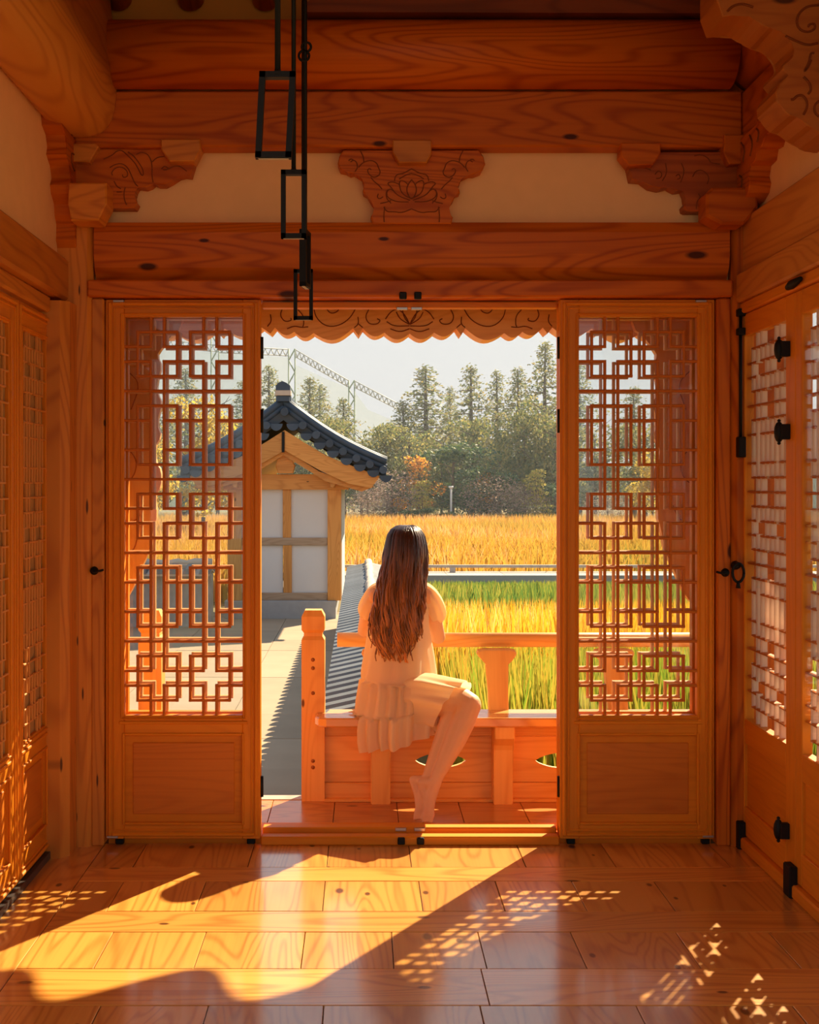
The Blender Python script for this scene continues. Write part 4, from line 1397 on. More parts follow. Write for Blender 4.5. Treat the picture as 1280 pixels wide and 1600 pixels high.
def reeds(name, label, xs, ys, n, base, hmin, hmax, width, mat, bend=0.35, mask=None, tints=None, tops=None, patch_m=1.0):
    x = RNG.uniform(xs[0], xs[1], n)
    yv = ys[0] + (ys[1] - ys[0]) * RNG.uniform(0, 1, n) ** 0.8
    if mask is not None:
        keep = mask(x, yv)
        x, yv = x[keep], yv[keep]
        n = len(x)
    h = RNG.uniform(hmin, hmax, n)
    if tops is not None:      # blade tips reach the sight lines of this band
        h = np.clip(CH - (RNG.uniform(tops[0], tops[1], n) - VY) * yv / F - base, 0.25, 1.9)
    az = RNG.uniform(0, 2 * np.pi, n)
    lean = RNG.uniform(0.03, bend, n) * h
    w = width * RNG.uniform(0.6, 1.3, n)
    fa = RNG.uniform(-0.9, 0.9, n)
    wx, wy = np.cos(fa) * w / 2, np.sin(fa) * w / 2
    V = np.zeros((n, 5, 3))
    dx, dy = np.cos(az) * lean, np.sin(az) * lean
    for i, (t, ww) in enumerate(((0, 1.0), (0.6, 0.9))):
        V[:, i * 2, 0] = x + dx * t ** 2 - wx * ww
        V[:, i * 2, 1] = yv + dy * t ** 2 - wy * ww
        V[:, i * 2, 2] = base + h * t
        V[:, i * 2 + 1, 0] = x + dx * t ** 2 + wx * ww
        V[:, i * 2 + 1, 1] = yv + dy * t ** 2 + wy * ww
        V[:, i * 2 + 1, 2] = base + h * t
    V[:, 4, 0] = x + dx
    V[:, 4, 1] = yv + dy
    V[:, 4, 2] = base + h * (1 - 0.15 * lean / h)
    me = bpy.data.meshes.new(name)
    me.vertices.add(n * 5)
    me.vertices.foreach_set('co', V.reshape(-1))
    loops = np.zeros((n, 7), dtype=np.int32)
    b = np.arange(n, dtype=np.int32) * 5
    loops[:, 0], loops[:, 1], loops[:, 2], loops[:, 3] = b, b + 1, b + 3, b + 2
    loops[:, 4], loops[:, 5], loops[:, 6] = b + 2, b + 3, b + 4
    me.loops.add(n * 7)
    me.loops.foreach_set('vertex_index', loops.reshape(-1))
    me.polygons.add(n * 2)
    st = np.zeros((n, 2), dtype=np.int32)
    st[:, 0] = np.arange(n) * 7
    st[:, 1] = np.arange(n) * 7 + 4
    me.polygons.foreach_set('loop_start', st.reshape(-1))
    me.update(calc_edges=True)
    at = me.attributes.new('tint', 'FLOAT', 'POINT')
    t0, t1 = tints or (0, 1)
    patch = 0.5 + 0.28 * np.sin(x * 1.9 / patch_m + 1.3 * np.sin(yv * 0.9 / patch_m)) + 0.22 * np.sin(yv * 1.3 / patch_m + x * 0.7 / patch_m + 2.0)
    tv = t0 + (t1 - t0) * (0.5 * RNG.uniform(0, 1, n) + 0.5 * patch)
    at.data.foreach_set('value', np.clip(np.repeat(tv, 5) + np.tile([-0.12, -0.12, 0, 0, 0.12], n), 0, 1).astype(np.float32))
    me.materials.append(mat)
    o = bpy.data.objects.new(name, me)
    link(o)
    tag(o, label, 'reeds', None, 'stuff')
    return o


M_REED_G = leafy('green_reed', [(0.072, 0.158, 0.014), (0.158, 0.259, 0.022), (0.346, 0.302, 0.036), (0.504, 0.274, 0.036)], transl=0.55)
M_REED_Y = leafy('golden_reed', [(0.386, 0.297, 0.027), (0.662, 0.342, 0.023), (0.736, 0.378, 0.027), (0.782, 0.522, 0.198)], transl=0.55)
M_REED_D = leafy('deep_green_reed', [(0.058, 0.122, 0.029), (0.115, 0.202, 0.043), (0.252, 0.274, 0.043), (0.396, 0.324, 0.072)], transl=0.5)
M_REED_F = leafy('far_golden_reed', [(0.22, 0.24, 0.05), (0.48, 0.30, 0.05), (0.60, 0.31, 0.05), (0.66, 0.40, 0.20)], transl=0.5)

reeds('near_reeds', 'tall green reeds directly behind the bench rail', (0.62, 5.0), (6.7, 10.5), 11000, -0.82, 0.95, 1.55, 0.022, M_REED_G, bend=0.16, tops=(985, 1090))
reeds('golden_reeds', 'bright golden reed belt just above the bench rail', (0.60, 8.5), (10.0, 16.0), 20000, -0.82, 0.85, 1.30, 0.026, M_REED_Y, bend=0.2, tops=(930, 1000))
reeds('green_reeds', 'deep green reed strip in front of the boardwalk', (0.60, 12.0), (15.0, 24.7), 20000, -0.82, 0.5, 0.98, 0.035, M_REED_D, bend=0.22, tops=(904, 945))
reeds('field_reeds', 'wide golden reed field between boardwalk and trees', (-20, 26), (26.5, 60.0), 95000, -0.82, 0.45, 0.88, 0.036, M_REED_F, bend=0.5, patch_m=3.0, mask=lambda x, y_: (np.abs(x) < 2.5 + 0.42 * y_))
reeds('yard_side_reeds', 'golden reeds beyond the far courtyard wall', (-16, -0.5), (22.5, 27.0), 12000, -0.82, 0.6, 1.0, 0.045, M_REED_F)

# --------------------------------------------------------------- trees
def leaf_mesh(name, centers, size, mat, tint, up=0.0):
    n = len(centers)
    c = np.array(centers)
    a = RNG.normal(size=(n, 3))
    a /= np.linalg.norm(a, axis=1)[:, None]
    b = RNG.normal(size=(n, 3))
    b -= (a * b).sum(1)[:, None] * a
    b /= np.linalg.norm(b, axis=1)[:, None]
    s = (np.array(size) * RNG.uniform(0.6, 1.3, n))[:, None]
    V = np.stack([c - a * s, c - b * s * 0.55, c + a * s, c + b * s * 0.55], 1)
    me = bpy.data.meshes.new(name)
    me.vertices.add(n * 4)
    me.vertices.foreach_set('co', V.reshape(-1))
    me.loops.add(n * 4)
    me.loops.foreach_set('vertex_index', np.arange(n * 4, dtype=np.int32))
    me.polygons.add(n)
    me.polygons.foreach_set('loop_start', np.arange(n, dtype=np.int32) * 4)
    me.update(calc_edges=True)
    at = me.attributes.new('tint', 'FLOAT', 'POINT')
    at.data.foreach_set('value', np.repeat(np.clip(np.array(tint), 0, 1), 4).astype(np.float32))
    me.materials.append(mat)
    return me


M_BARK = plain('tree_bark', (0.13, 0.09, 0.06), 0.9, 0.1)
F_CON = leafy('conifer_needles', [(0.090, 0.145, 0.061), (0.166, 0.206, 0.085), (0.273, 0.257, 0.098), (0.364, 0.274, 0.098)], transl=0.45)
F_OLIVE = leafy('olive_leaves', [(0.099, 0.145, 0.049), (0.183, 0.214, 0.073), (0.289, 0.274, 0.085), (0.394, 0.326, 0.098)], transl=0.45)
F_DARK = leafy('dark_pine_needles', [(0.030, 0.073, 0.043), (0.049, 0.107, 0.049), (0.088, 0.146, 0.049), (0.155, 0.194, 0.058)], transl=0.3)
F_ORANGE = leafy('orange_leaves', [(0.437, 0.176, 0.030), (0.632, 0.262, 0.039), (0.729, 0.350, 0.049), (0.583, 0.408, 0.078)], transl=0.5)
F_BROWN = leafy('bare_twigs', [(0.22, 0.155, 0.13), (0.31, 0.22, 0.18), (0.40, 0.29, 0.23), (0.46, 0.33, 0.22)], transl=0.3)
F_YPINE = leafy('yellow_pine', [(0.26, 0.27, 0.06), (0.42, 0.39, 0.08), (0.56, 0.47, 0.11), (0.66, 0.50, 0.15)], transl=0.5)
F_YELLOW = leafy('yellow_leaves', [(0.389, 0.311, 0.039), (0.602, 0.437, 0.049), (0.729, 0.505, 0.068), (0.535, 0.437, 0.116)], transl=0.55)


def conifer_proto(seed, n=4200, gap=0.0):
    rr = np.random.default_rng(seed)
    cs, sz, ti = [], [], []
    nb = 80
    for b in range(nb):
        t = 0.10 + 0.88 * (b / nb) ** 0.9
        az = b * 2.4 + rr.uniform(-.3, .3)
        R = 0.31 * (1 - t) ** 0.85 * rr.uniform(0.55, 1.15) + 0.008
        m = max(3, int(n / nb * (1.5 - t)))
        for k_ in range(m):
            u = rr.uniform(0.1, 1)
            r_ = R * u
            cs.append((math.cos(az) * r_ + rr.normal() * 0.010, math.sin(az) * r_ + rr.normal() * 0.010, t + 0.05 * u * (0.6 - u) + rr.normal() * 0.008))
            sz.append(0.0115 * (1.1 - 0.5 * t))
            ti.append(rr.uniform(0, 1) * 0.7 + 0.3 * u)
    return cs, sz, ti


def blob_proto(seed, n=1700, blobs=12, flat=1.0, low=0.25):
    rr = np.random.default_rng(seed)
    cs, sz, ti = [], [], []
    for b in range(blobs):
        z = low + (0.88 - low) * rr.uniform(0, 1)
        R = 0.30 * math.sqrt(max(0.05, 1 - ((z - 0.5) / 0.55) ** 2))
        az = rr.uniform(0, 6.28)
        q = rr.uniform(0, 1) * R
        cx, cy = math.cos(az) * q, math.sin(az) * q
        br = rr.uniform(0.10, 0.17)
        for k_ in range(n // blobs):
            d = rr.normal(size=3)
            d /= np.linalg.norm(d)
            r_ = br * rr.uniform(0.55, 1.0)
            cs.append((cx + d[0] * r_, cy + d[1] * r_, z + d[2] * r_ * 0.8 * flat))
            sz.append(0.0165)
            ti.append(rr.uniform(0, 1))
    return cs, sz, ti


def layered_proto(seed, n=1500):
    """pine with flat tiers of foliage"""
    rr = np.random.default_rng(seed)
    cs, sz, ti = [], [], []
    L_ = 11
    for b in range(L_):
        z = 0.25 + 0.7 * b / (L_ - 1)
        az = rr.uniform(0, 6.28)
        off = rr.uniform(0.05, 0.25) * (1.15 - z)
        R = rr.uniform(0.18, 0.32) * (1.25 - z * 0.8)
        for k_ in range(n // L_):
            a_, q = rr.uniform(0, 6.28), math.sqrt(rr.uniform(0, 1)) * R
            cs.append((math.cos(az) * off + math.cos(a_) * q, math.sin(az) * off + math.sin(a_) * q, z + rr.normal() * 0.014 - 0.1 * (q / R) ** 2 * 0.3))
            sz.append(0.021)
            ti.append(rr.uniform(0, 1))
    return cs, sz, ti


def twig_proto(seed, n=2600):
    rr = np.random.default_rng(seed)
    cs, sz, ti = [], [], []
    for k_ in range(n):
        d = rr.normal(size=3)
        d /= np.linalg.norm(d)
        r_ = rr.uniform(0, 1) ** 0.4
        cs.append((d[0] * r_ * 0.42, d[1] * r_ * 0.42, 0.52 + d[2] * r_ * 0.40))
        sz.append(0.014)
        ti.append(rr.uniform(0, 1))
    return cs, sz, ti


def branches(kind, seed):
    rr = random.Random(seed)
    V, Fc = [], []
    tube_geo([(0, 0, 0), (0.004, 0, 0.3), (0, 0.004, 0.65), (0, 0, 0.97 if kind == 'con' else 0.75)], [0.016, 0.012, 0.008, 0.002], 6, True, None, V, Fc)
    nb = 16 if kind != 'con' else 22
    for i in range(nb):
        t = 0.2 + 0.65 * i / nb
        az = i * 2.4
        ln = (0.17 * (1 - t) + 0.02) if kind == 'con' else rr.uniform(0.15, 0.32)
        up = 0.0 if kind == 'con' else rr.uniform(0.08, 0.25)
        tube_geo([(0, 0, t), (math.cos(az) * ln, math.sin(az) * ln, t + up)], [0.005, 0.0012], 4, False, None, V, Fc)
    me = bpy.data.meshes.new('trunk')
    me.from_pydata(V, [], Fc)
    me.materials.append(M_BARK)
    return me


TR = {'con': branches('con', 1), 'blob': branches('blob', 2), 'twig': branches('twig', 3)}
PROTO = {}
for i in range(3):
    cs, sz, ti = conifer_proto(20 + i)
    PROTO[f'con{i}'] = leaf_mesh('foliage', cs, sz, F_CON, ti)
for nm, mat, sd in (('olive0', F_OLIVE, 31), ('olive1', F_OLIVE, 32), ('dark', F_DARK, 33), ('orange', F_ORANGE, 34), ('yellow', F_YELLOW, 36)):
    cs, sz, ti = blob_proto(sd, n=1500 if nm == 'orange' else 3400, blobs=9 if nm == 'orange' else 14)
    PROTO[nm] = leaf_mesh('foliage', cs, sz, mat, ti)
cs, sz, ti = layered_proto(35)
PROTO['ypine'] = leaf_mesh('foliage', cs, sz, F_YPINE, ti)
cs, sz, ti = twig_proto(37)
PROTO['twig'] = leaf_mesh('foliage', cs, sz, F_BROWN, ti)
KIND = {'con': 'tall pointed conifer', 'olive': 'olive-green rounded tree', 'dark': 'dark green pine', 'orange': 'small orange-leaved tree', 'yellow': 'yellow-leaved tree', 'ypine': 'layered yellow-green pine', 'twig': 'grey-brown leafless shrub'}


def tree(kind, px, py_top, py_base, Yv, label, wide=1.0, yaw=None):
    top, base = P(px, py_top, Yv), P(px, py_base, Yv)
    zb = -0.86
    H = top.z - zb
    nm = {'con': 'conifer', 'olive': 'broadleaf_tree', 'dark': 'pine_tree', 'orange': 'autumn_tree', 'yellow': 'yellow_tree', 'ypine': 'layered_pine', 'twig': 'bare_shrub'}[kind.rstrip('012')]
    root = empty(nm, (base.x, Yv, zb), label, 'shrub' if kind == 'twig' else 'tree', 'trees along the far side of the reed field')
    yaw = random.uniform(0, 6.28) if yaw is None else yaw
    for part, me in (('foliage', PROTO[kind]), ('trunk', TR['con' if kind.startswith('con') else ('twig' if kind == 'twig' else 'blob')])):
        o = bpy.data.objects.new(part, me)
        place(o, (base.x, Yv, zb), root)
        ww = wide * (1.4 if kind.startswith('con') else 1.0)
        o.scale = (H * ww, H * ww, H)
        o.rotation_euler = (0, 0, yaw)
    return root


T = tree
# back row of conifers, left to right
T('con0', 420, 566, 800, 74, 'conifer farthest left in the doorway, under the steel truss')
T('con1', 437, 590, 800, 78, 'thin conifer just right of the building ridge end', 0.8)
T('con2', 484, 584, 800, 76, 'conifer between the two net towers, nearer the left one', 1.1)
T('con0', 500, 596, 800, 80, 'conifer between the two net towers, nearer the right one', 1.1)
T('con1', 537, 618, 800, 72, 'conifer just left of the second net tower', 1.2)
T('con2', 630, 622, 800, 72, 'shorter conifer left of the big pointed one', 1.3)
T('con0', 665, 566, 800, 74, 'big pointed conifer right above the woman', 1.35)
T('con1', 703, 600, 800, 78, 'slim short conifer between the two tallest in the middle', 0.8)
T('con2', 736, 566, 800, 73, 'ragged conifer in the middle of the right half', 1.1)
T('con0', 776, 574, 800, 75, 'narrow conifer third from the right door', 0.95)
T('con1', 809, 569, 800, 72, 'bluish conifer second from the right door', 1.1)
T('con2', 852, 528, 800, 70, 'tallest conifer beside the right door edge', 1.0)
T('con0', 905, 560, 800, 74, 'conifer seen behind the right lattice, nearest the doorway', 1.0)
T('con1', 990, 600, 800, 76, 'conifer seen behind the middle of the right lattice', 1.2)
T('con2', 380, 590, 800, 74, 'conifer seen behind the left lattice, nearest the doorway', 1.2)
T('con0', 290, 570, 800, 76, 'conifer seen behind the middle of the left lattice', 1.2)
# olive crowns in the middle distance
for i, (px, pt, Yv, wd, k_) in enumerate(((418, 640, 68, 0.8, 0), (470, 640, 69, 0.9, 1), (520, 640, 66, 0.9, 0), (565, 655, 67, 0.9, 1), (605, 650, 66, 1.0, 0), (640, 640, 67, 1.0, 1), (690, 655, 66, 0.9, 1), (740, 640, 68, 1.0, 0), (782, 650, 66, 0.9, 1), (820, 630, 65, 1.0, 0), (852, 590, 64, 0.8, 1), (868, 640, 63, 0.9, 0), (930, 640, 66, 1.1, 1), (1010, 650, 66, 1.1, 0), (340, 640, 66, 1.1, 0), (240, 630, 66, 1.1, 1))):
    T(f'olive{k_}', px, pt, 806, Yv, ['olive tree at the left door edge behind the building', 'olive tree behind the building ridge', 'olive tree below the second net tower', 'olive tree right of the second net tower', 'olive tree behind the building eave tip', 'olive tree left of the big pointed conifer', 'olive tree right of the big pointed conifer', 'olive tree under the ragged conifer', 'olive tree under the narrow conifer', 'olive tree under the bluish conifer', 'highest olive crown under the tallest conifer', 'olive tree touching the right door edge', 'olive tree behind the right lattice, nearer the doorway', 'olive tree behind the right lattice, farther from the doorway', 'olive tree behind the left lattice, nearer the doorway', 'olive tree behind the left lattice, farther from the doorway'][i], wd)
T('dark', 708, 672, 806, 62, 'large dark green pine in the middle of the tree line', 1.5)
T('dark', 760, 715, 806, 61.5, 'low dark pine right of the large dark pine', 1.5)
T('dark', 862, 745, 808, 61, 'low dark shrub at the right door edge', 1.5)
T('dark', 620, 745, 808, 62, 'dark low pine behind the grey shrub', 1.4)
T('orange', 655, 700, 806, 61, 'orange-leaved tree in front of the large dark pine', 1.1)
T('orange', 752, 728, 806, 61, 'smaller orange-leaved tree right of the dark pine', 0.7)
T('twig', 612, 726, 808, 60.5, 'grey-brown leafless shrub beside the building eave', 1.35)
T('twig', 775, 735, 808, 60.5, 'wide purple-brown leafless shrub right of the lamp post', 1.6)
T('twig', 575, 760, 808, 60, 'low leafless shrub behind the building post', 1.4)
T('twig', 822, 748, 808, 60.4, 'leafless shrub between the purple-brown shrub and the yellow pine', 1.2)
T('ypine', 660, 748, 808, 60, 'layered yellow-green pine left of the lamp post', 1.15)
T('ypine', 838, 730, 808, 60, 'layered yellow pine right of the leafless shrubs', 1.0)
T('yellow', 318, 600, 800, 45, 'yellow-leaved tree behind the left lattice', 0.9)
T('yellow', 225, 650, 800, 47, 'lower yellow-leaved tree far left behind the left lattice', 0.9)
T('yellow', 1020, 690, 806, 60, 'yellow-leaved tree behind the right lattice', 0.9)
T('twig', 950, 760, 808, 60, 'leafless shrub behind the right lattice', 1.4)
rr_ = random.Random(8)
for i in range(9):
    px = 600 + i * 34
    q = P(px, 806, 59)
    H = rr_.uniform(0.8, 1.25)
    root = empty('low_bush', (q.x, 59 + rr_.uniform(-.5, .5), -0.86), ('first', 'second', 'third', 'fourth', 'fifth', 'sixth', 'seventh', 'eighth', 'ninth')[i] + ' low dark bush from the left along the reed field edge', 'bush', 'low bushes along the reed field edge')
    for part, me in (('foliage', PROTO['dark']),):
        o = bpy.data.objects.new(part, me)
        place(o, wloc(root), root)
        o.scale = (H * 2.6, H * 1.6, H)
        o.rotation_euler = (0, 0, rr_.uniform(0, 6))
hill = []
V, Fc = [], []
for i in range(41):
    xx = -120 + i * 6
    hgt = 3.5 + 1.6 * math.sin(i * 0.7) + 1.0 * math.sin(i * 1.9)
    V += [(xx, 108, -1), (xx, 108 + 6, hgt), (xx, 130, -1)]
for i in range(40):
    a = i * 3
    Fc += [(a, a + 3, a + 4, a + 1), (a + 1, a + 4, a + 5, a + 2)]
hl = mesh_obj('hill', V, Fc, plain('wooded_slope', (0.13, 0.15, 0.08), 0.95, 0.05, nscale=0.6, namp=0.4))
tag(hl, 'low wooded slope behind all trees', None, None, 'structure')

# lamp post by the trees
lp_ = empty('lamp_post', P(705, 808, 59.5), 'small grey lamp post in front of the far trees', 'lamp')
q0, q1 = P(705, 808, 59.5), P(705, 764, 59.5)
tube('pole', [(q0.x, 59.5, q0.z - 0.6), (q1.x, 59.5, q1.z)], 0.05, plain('galvanised', (0.55, 0.55, 0.53), 0.5), lp_, 8)
tube('lamp_head', [(q1.x, 59.5, q1.z), (q1.x, 59.5, q1.z + 0.10), (q1.x, 59.5, q1.z + 0.14)], [0.05, 0.14, 0.10], plain('lamp_glass_white', (0.85, 0.85, 0.82), 0.4), lp_, 10)

# --------------------------------------------------------------- steel towers, truss and net
YN = 92.0
net = empty('sports_net', P(500, 800, YN), 'tall steel-truss net structure rising behind the trees', 'net')
M_NG = plain('green_steel', (0.20, 0.27, 0.14), 0.6)


def npt(px, py, d=0.0):
    v = P(px, py, YN)
    v.y += d
    return v


def lattice_tower(px0, px1, py0, py1):
    t = None
    paths = [[npt(px0, py0), npt(px0, py1)], [npt(px1, py0), npt(px1, py1)]]
    n = 14
    for i in range(n):
        a, b = py0 + (py1 - py0) * i / n, py0 + (py1 - py0) * (i + 1) / n
        paths.append([npt(px0, a), npt(px1, b)] if i % 2 else [npt(px1, a), npt(px0, b)])
    return tubes('tower', paths, 0.055, M_NG, net, 5)


def truss(x0, y0, x1, y1, dep, n):
    top = [[npt(x0, y0), npt(x1, y1)], [npt(x0, y0 + dep), npt(x1, y1 + dep * 0.9)]]
    for i in range(n):
        a, b = i / n, (i + 1) / n
        m = (a + b) / 2
        A = (x0 + (x1 - x0) * a, y0 + (y1 - y0) * a)
        M = (x0 + (x1 - x0) * m, y0 + (y1 - y0) * m)
        Bq = (x0 + (x1 - x0) * b, y0 + (y1 - y0) * b)
        top.append([npt(*A), npt(M[0], M[1] + dep)])
        top.append([npt(M[0], M[1] + dep), npt(*Bq)])
    return tubes('truss', top, 0.04, plain('pale_steel', (0.42, 0.42, 0.36), 0.6), net, 4)


lattice_tower(451, 461, 545, 800)
lattice_tower(545, 554, 594, 800)
lattice_tower(330, 342, 500, 800)
lattice_tower(230, 242, 480, 800)
truss(342, 540, 451, 546, 11, 12)
truss(230, 528, 342, 540, 11, 12)
truss(461, 546, 545, 595, 11, 12)
truss(554, 595, 640, 640, 10, 12)
m, t, out_ = nt('net_mesh')
tr = N(t, 'ShaderNodeBsdfTransparent')
df = N(t, 'ShaderNodeBsdfDiffuse')
df.inputs[0].default_value = (0.34, 0.40, 0.36, 1)
tl = N(t, 'ShaderNodeBsdfTranslucent')
tl.inputs[0].default_value = (0.34, 0.40, 0.36, 1)
mm = N(t, 'ShaderNodeMixShader')
mm.inputs[0].default_value = 0.5
t.links.new(df.outputs[0], mm.inputs[1])
t.links.new(tl.outputs[0], mm.inputs[2])
mx = N(t, 'ShaderNodeMixShader')
mx.inputs[0].default_value = 0.22
t.links.new(tr.outputs[0], mx.inputs[1])
t.links.new(mm.outputs[0], mx.inputs[2])
t.links.new(mx.outputs[0], out_.inputs[0])
for i, pl in enumerate(([(461, 570), (480, 578), (510, 592), (545, 606), (545, 800), (461, 800)], [(554, 612), (575, 640), (610, 655), (650, 662), (650, 800), (554, 800)], [(342, 552), (451, 558), (451, 800), (342, 800)], [(230, 540), (342, 552), (342, 800), (230, 800)])):
    w_ = wpts(pl, YN)
    prism('net_sheet', w_, 'y', YN + 0.05, YN + 0.07, m, net)

# --------------------------------------------------------------- autumn haze over the field
m, t, out_ = nt('autumn_haze')
vs_ = N(t, 'ShaderNodeVolumeScatter')
vs_.inputs['Color'].default_value = (0.80, 0.91, 1.0, 1)
vs_.inputs['Density'].default_value = 0.0016
vs_.inputs['Anisotropy'].default_value = 0.35
t.links.new(vs_.outputs[0], out_.inputs['Volume'])
hz = box('field_haze', -70, 70, 34, 105, -0.5, 26, m)
tag(hz, 'thin pale haze hanging over the far field and trees', 'haze', None, 'stuff')

# ================================================================== THE WOMAN ON THE BENCH
def capsule(V, Fc, a, ra, b, rb, sides=14):
    a, b = Vector(a), Vector(b)
    d = (b - a)
    L_ = max(d.length, 1e-5)
    d /= L_
    path, rad = [], []
    for i in range(5):
        t = math.radians(90 - i * 90 / 4)
        path.append(a - d * ra * math.sin(t))
        rad.append(max(ra * math.cos(t), 0.0006))
    for i in range(5):
        t = math.radians(i * 90 / 4)
        path.append(b + d * rb * math.sin(t))
        rad.append(max(rb * math.cos(t), 0.0006))
    tube_geo(path, rad, sides, True, None, V, Fc)


def chain(V, Fc, pts):
    for (a, ra), (b, rb) in zip(pts, pts[1:]):
        capsule(V, Fc, a, ra, b, rb)


SK = plain('skin', (0.77, 0.43, 0.225), 0.5, 0.3, nscale=30, namp=0.04)
SK.node_tree.nodes['Principled BSDF'].inputs['Subsurface Weight'].default_value = 0.12
SK.node_tree.nodes['Principled BSDF'].inputs['Subsurface Radius'].default_value = (0.012, 0.005, 0.003)
V, Fc = [], []
# trunk, neck, head (face turned away, towards the field)
chain(V, Fc, [((0.170, 5.315, 0.475), 0.105), ((0.175, 5.335, 0.60), 0.092), ((0.175, 5.365, 0.76), 0.094), ((0.178, 5.39, 0.87), 0.080), ((0.19, 5.405, 0.955), 0.045), ((0.20, 5.415, 1.03), 0.043)])
chain(V, Fc, [((0.105, 5.385, 0.905), 0.05), ((0.245, 5.385, 0.905), 0.05)])
chain(V, Fc, [((0.203, 5.425, 1.105), 0.078), ((0.203, 5.418, 1.128), 0.082)])
chain(V, Fc, [((0.204, 5.455, 1.06), 0.052), ((0.204, 5.47, 1.04), 0.034)])
capsule(V, Fc, (0.205, 5.505, 1.105), 0.008, (0.205, 5.517, 1.085), 0.011)           # nose
capsule(V, Fc, (0.190, 5.507, 1.057), 0.007, (0.220, 5.507, 1.057), 0.007)           # lips
for sx in (-1, 1):
    capsule(V, Fc, (0.203 + sx * 0.030, 5.497, 1.118), 0.010, (0.203 + sx * 0.034, 5.496, 1.118), 0.010)   # eyes
    capsule(V, Fc, (0.203 + sx * 0.082, 5.425, 1.115), 0.010, (0.203 + sx * 0.084, 5.42, 1.085), 0.008)    # ears


def hand(V, Fc, wrist, palm_dir, side, up, thumb_sgn):
    """palm plus five bent fingers laid over the rail"""
    w, d, s, u = Vector(wrist), Vector(palm_dir).normalized(), Vector(side).normalized(), Vector(up).normalized()
    for k_ in range(4):
        o = (k_ - 1.5) * 0.0165
        capsule(V, Fc, w + s * o * 0.6, 0.013, w + d * 0.075 + s * o, 0.0095, 8)
        ln = (0.030, 0.036, 0.034, 0.026)[k_]
        a = w + d * 0.078 + s * o
        b = a + d * ln + u * -0.006
        c_ = b + d * ln * 0.45 - u * ln * 0.6
        e_ = c_ - u * ln * 0.6 + d * 0.002
        for p_, q_, r0, r1 in ((a, b, 0.0088, 0.0080), (b, c_, 0.0080, 0.0074), (c_, e_, 0.0074, 0.0065)):
            capsule(V, Fc, p_, r0, q_, r1, 8)
    a = w + d * 0.02 + s * thumb_sgn * 0.026
    b = a + d * 0.026 + s * thumb_sgn * 0.018
    c_ = b + d * 0.024 + s * thumb_sgn * 0.004 - u * 0.006
    capsule(V, Fc, a, 0.012, b, 0.010, 8)
    capsule(V, Fc, b, 0.010, c_, 0.0075, 8)


# right arm: elbow on the rail, forearm across towards the left
chain(V, Fc, [((0.278, 5.39, 0.905), 0.046), ((0.326, 5.45, 0.79), 0.038), ((0.350, 5.51, 0.705), 0.032)])
chain(V, Fc, [((0.350, 5.51, 0.704), 0.032), ((0.30, 5.575, 0.745), 0.030), ((0.215, 5.60, 0.745), 0.020)])
hand(V, Fc, (0.205, 5.602, 0.742), (-1, 0.05, 0.0), (0.05, 1, 0), (0, 0, 1), -1)
# left arm
chain(V, Fc, [((0.068, 5.39, 0.905), 0.044), ((0.028, 5.45, 0.81), 0.036), ((0.012, 5.505, 0.735), 0.031)])
chain(V, Fc, [((0.012, 5.505, 0.735), 0.031), ((0.055, 5.57, 0.752), 0.029), ((0.115, 5.618, 0.760), 0.020)])
hand(V, Fc, (0.12, 5.62, 0.756), (1, 0.15, 0.0), (0.15, -1, 0), (0, 0, 1), 1)
# right leg: thigh on the seat edge, shin back down to the tiptoe foot
chain(V, Fc, [((0.225, 5.29, 0.475), 0.092), ((0.33, 5.20, 0.478), 0.076), ((0.425, 5.125, 0.478), 0.060), ((0.452, 5.10, 0.470), 0.054)])
chain(V, Fc, [((0.452, 5.098, 0.468), 0.052), ((0.425, 5.075, 0.40), 0.050), ((0.388, 5.055, 0.325), 0.046), ((0.345, 5.03, 0.245), 0.034), ((0.312, 5.012, 0.185), 0.026), ((0.303, 5.008, 0.160), 0.027)])


def foot(V, Fc, ankle, off):
    o = Vector(off)
    an = Vector(ankle)
    heel = Vector((0.252, 5.035, 0.158)) + o
    mid = Vector((0.286, 4.998, 0.100)) + o
    ball = Vector((0.280, 4.985, 0.050)) + o
    chain(V, Fc, [(an, 0.027), (heel, 0.021)])
    chain(V, Fc, [(an, 0.026), (mid, 0.023), (ball, 0.0185)])
    chain(V, Fc, [(heel, 0.019), (mid + Vector((-0.018, 0.010, 0)), 0.017), (ball + Vector((-0.010, 0.004, 0)), 0.015)])
    for k_ in range(5):
        s = (k_ - 2) * 0.0095
        st = ball + Vector((s * 0.9 - 0.004, -s * 0.35, -0.004))
        k1 = st + Vector((-0.006, -0.016, -0.019))
        en = k1 + Vector((-0.003, -0.016, -0.006 - 0.002 * abs(k_ - 3)))
        en.z = max(en.z, 0.009)
        r0 = (0.0066, 0.0066, 0.0068, 0.007, 0.0092)[k_]
        capsule(V, Fc, st, r0 * 1.15, k1, r0, 8)
        capsule(V, Fc, k1, r0, en, r0 * 0.85, 8)


foot(V, Fc, (0.303, 5.008, 0.160), (0, 0, 0))
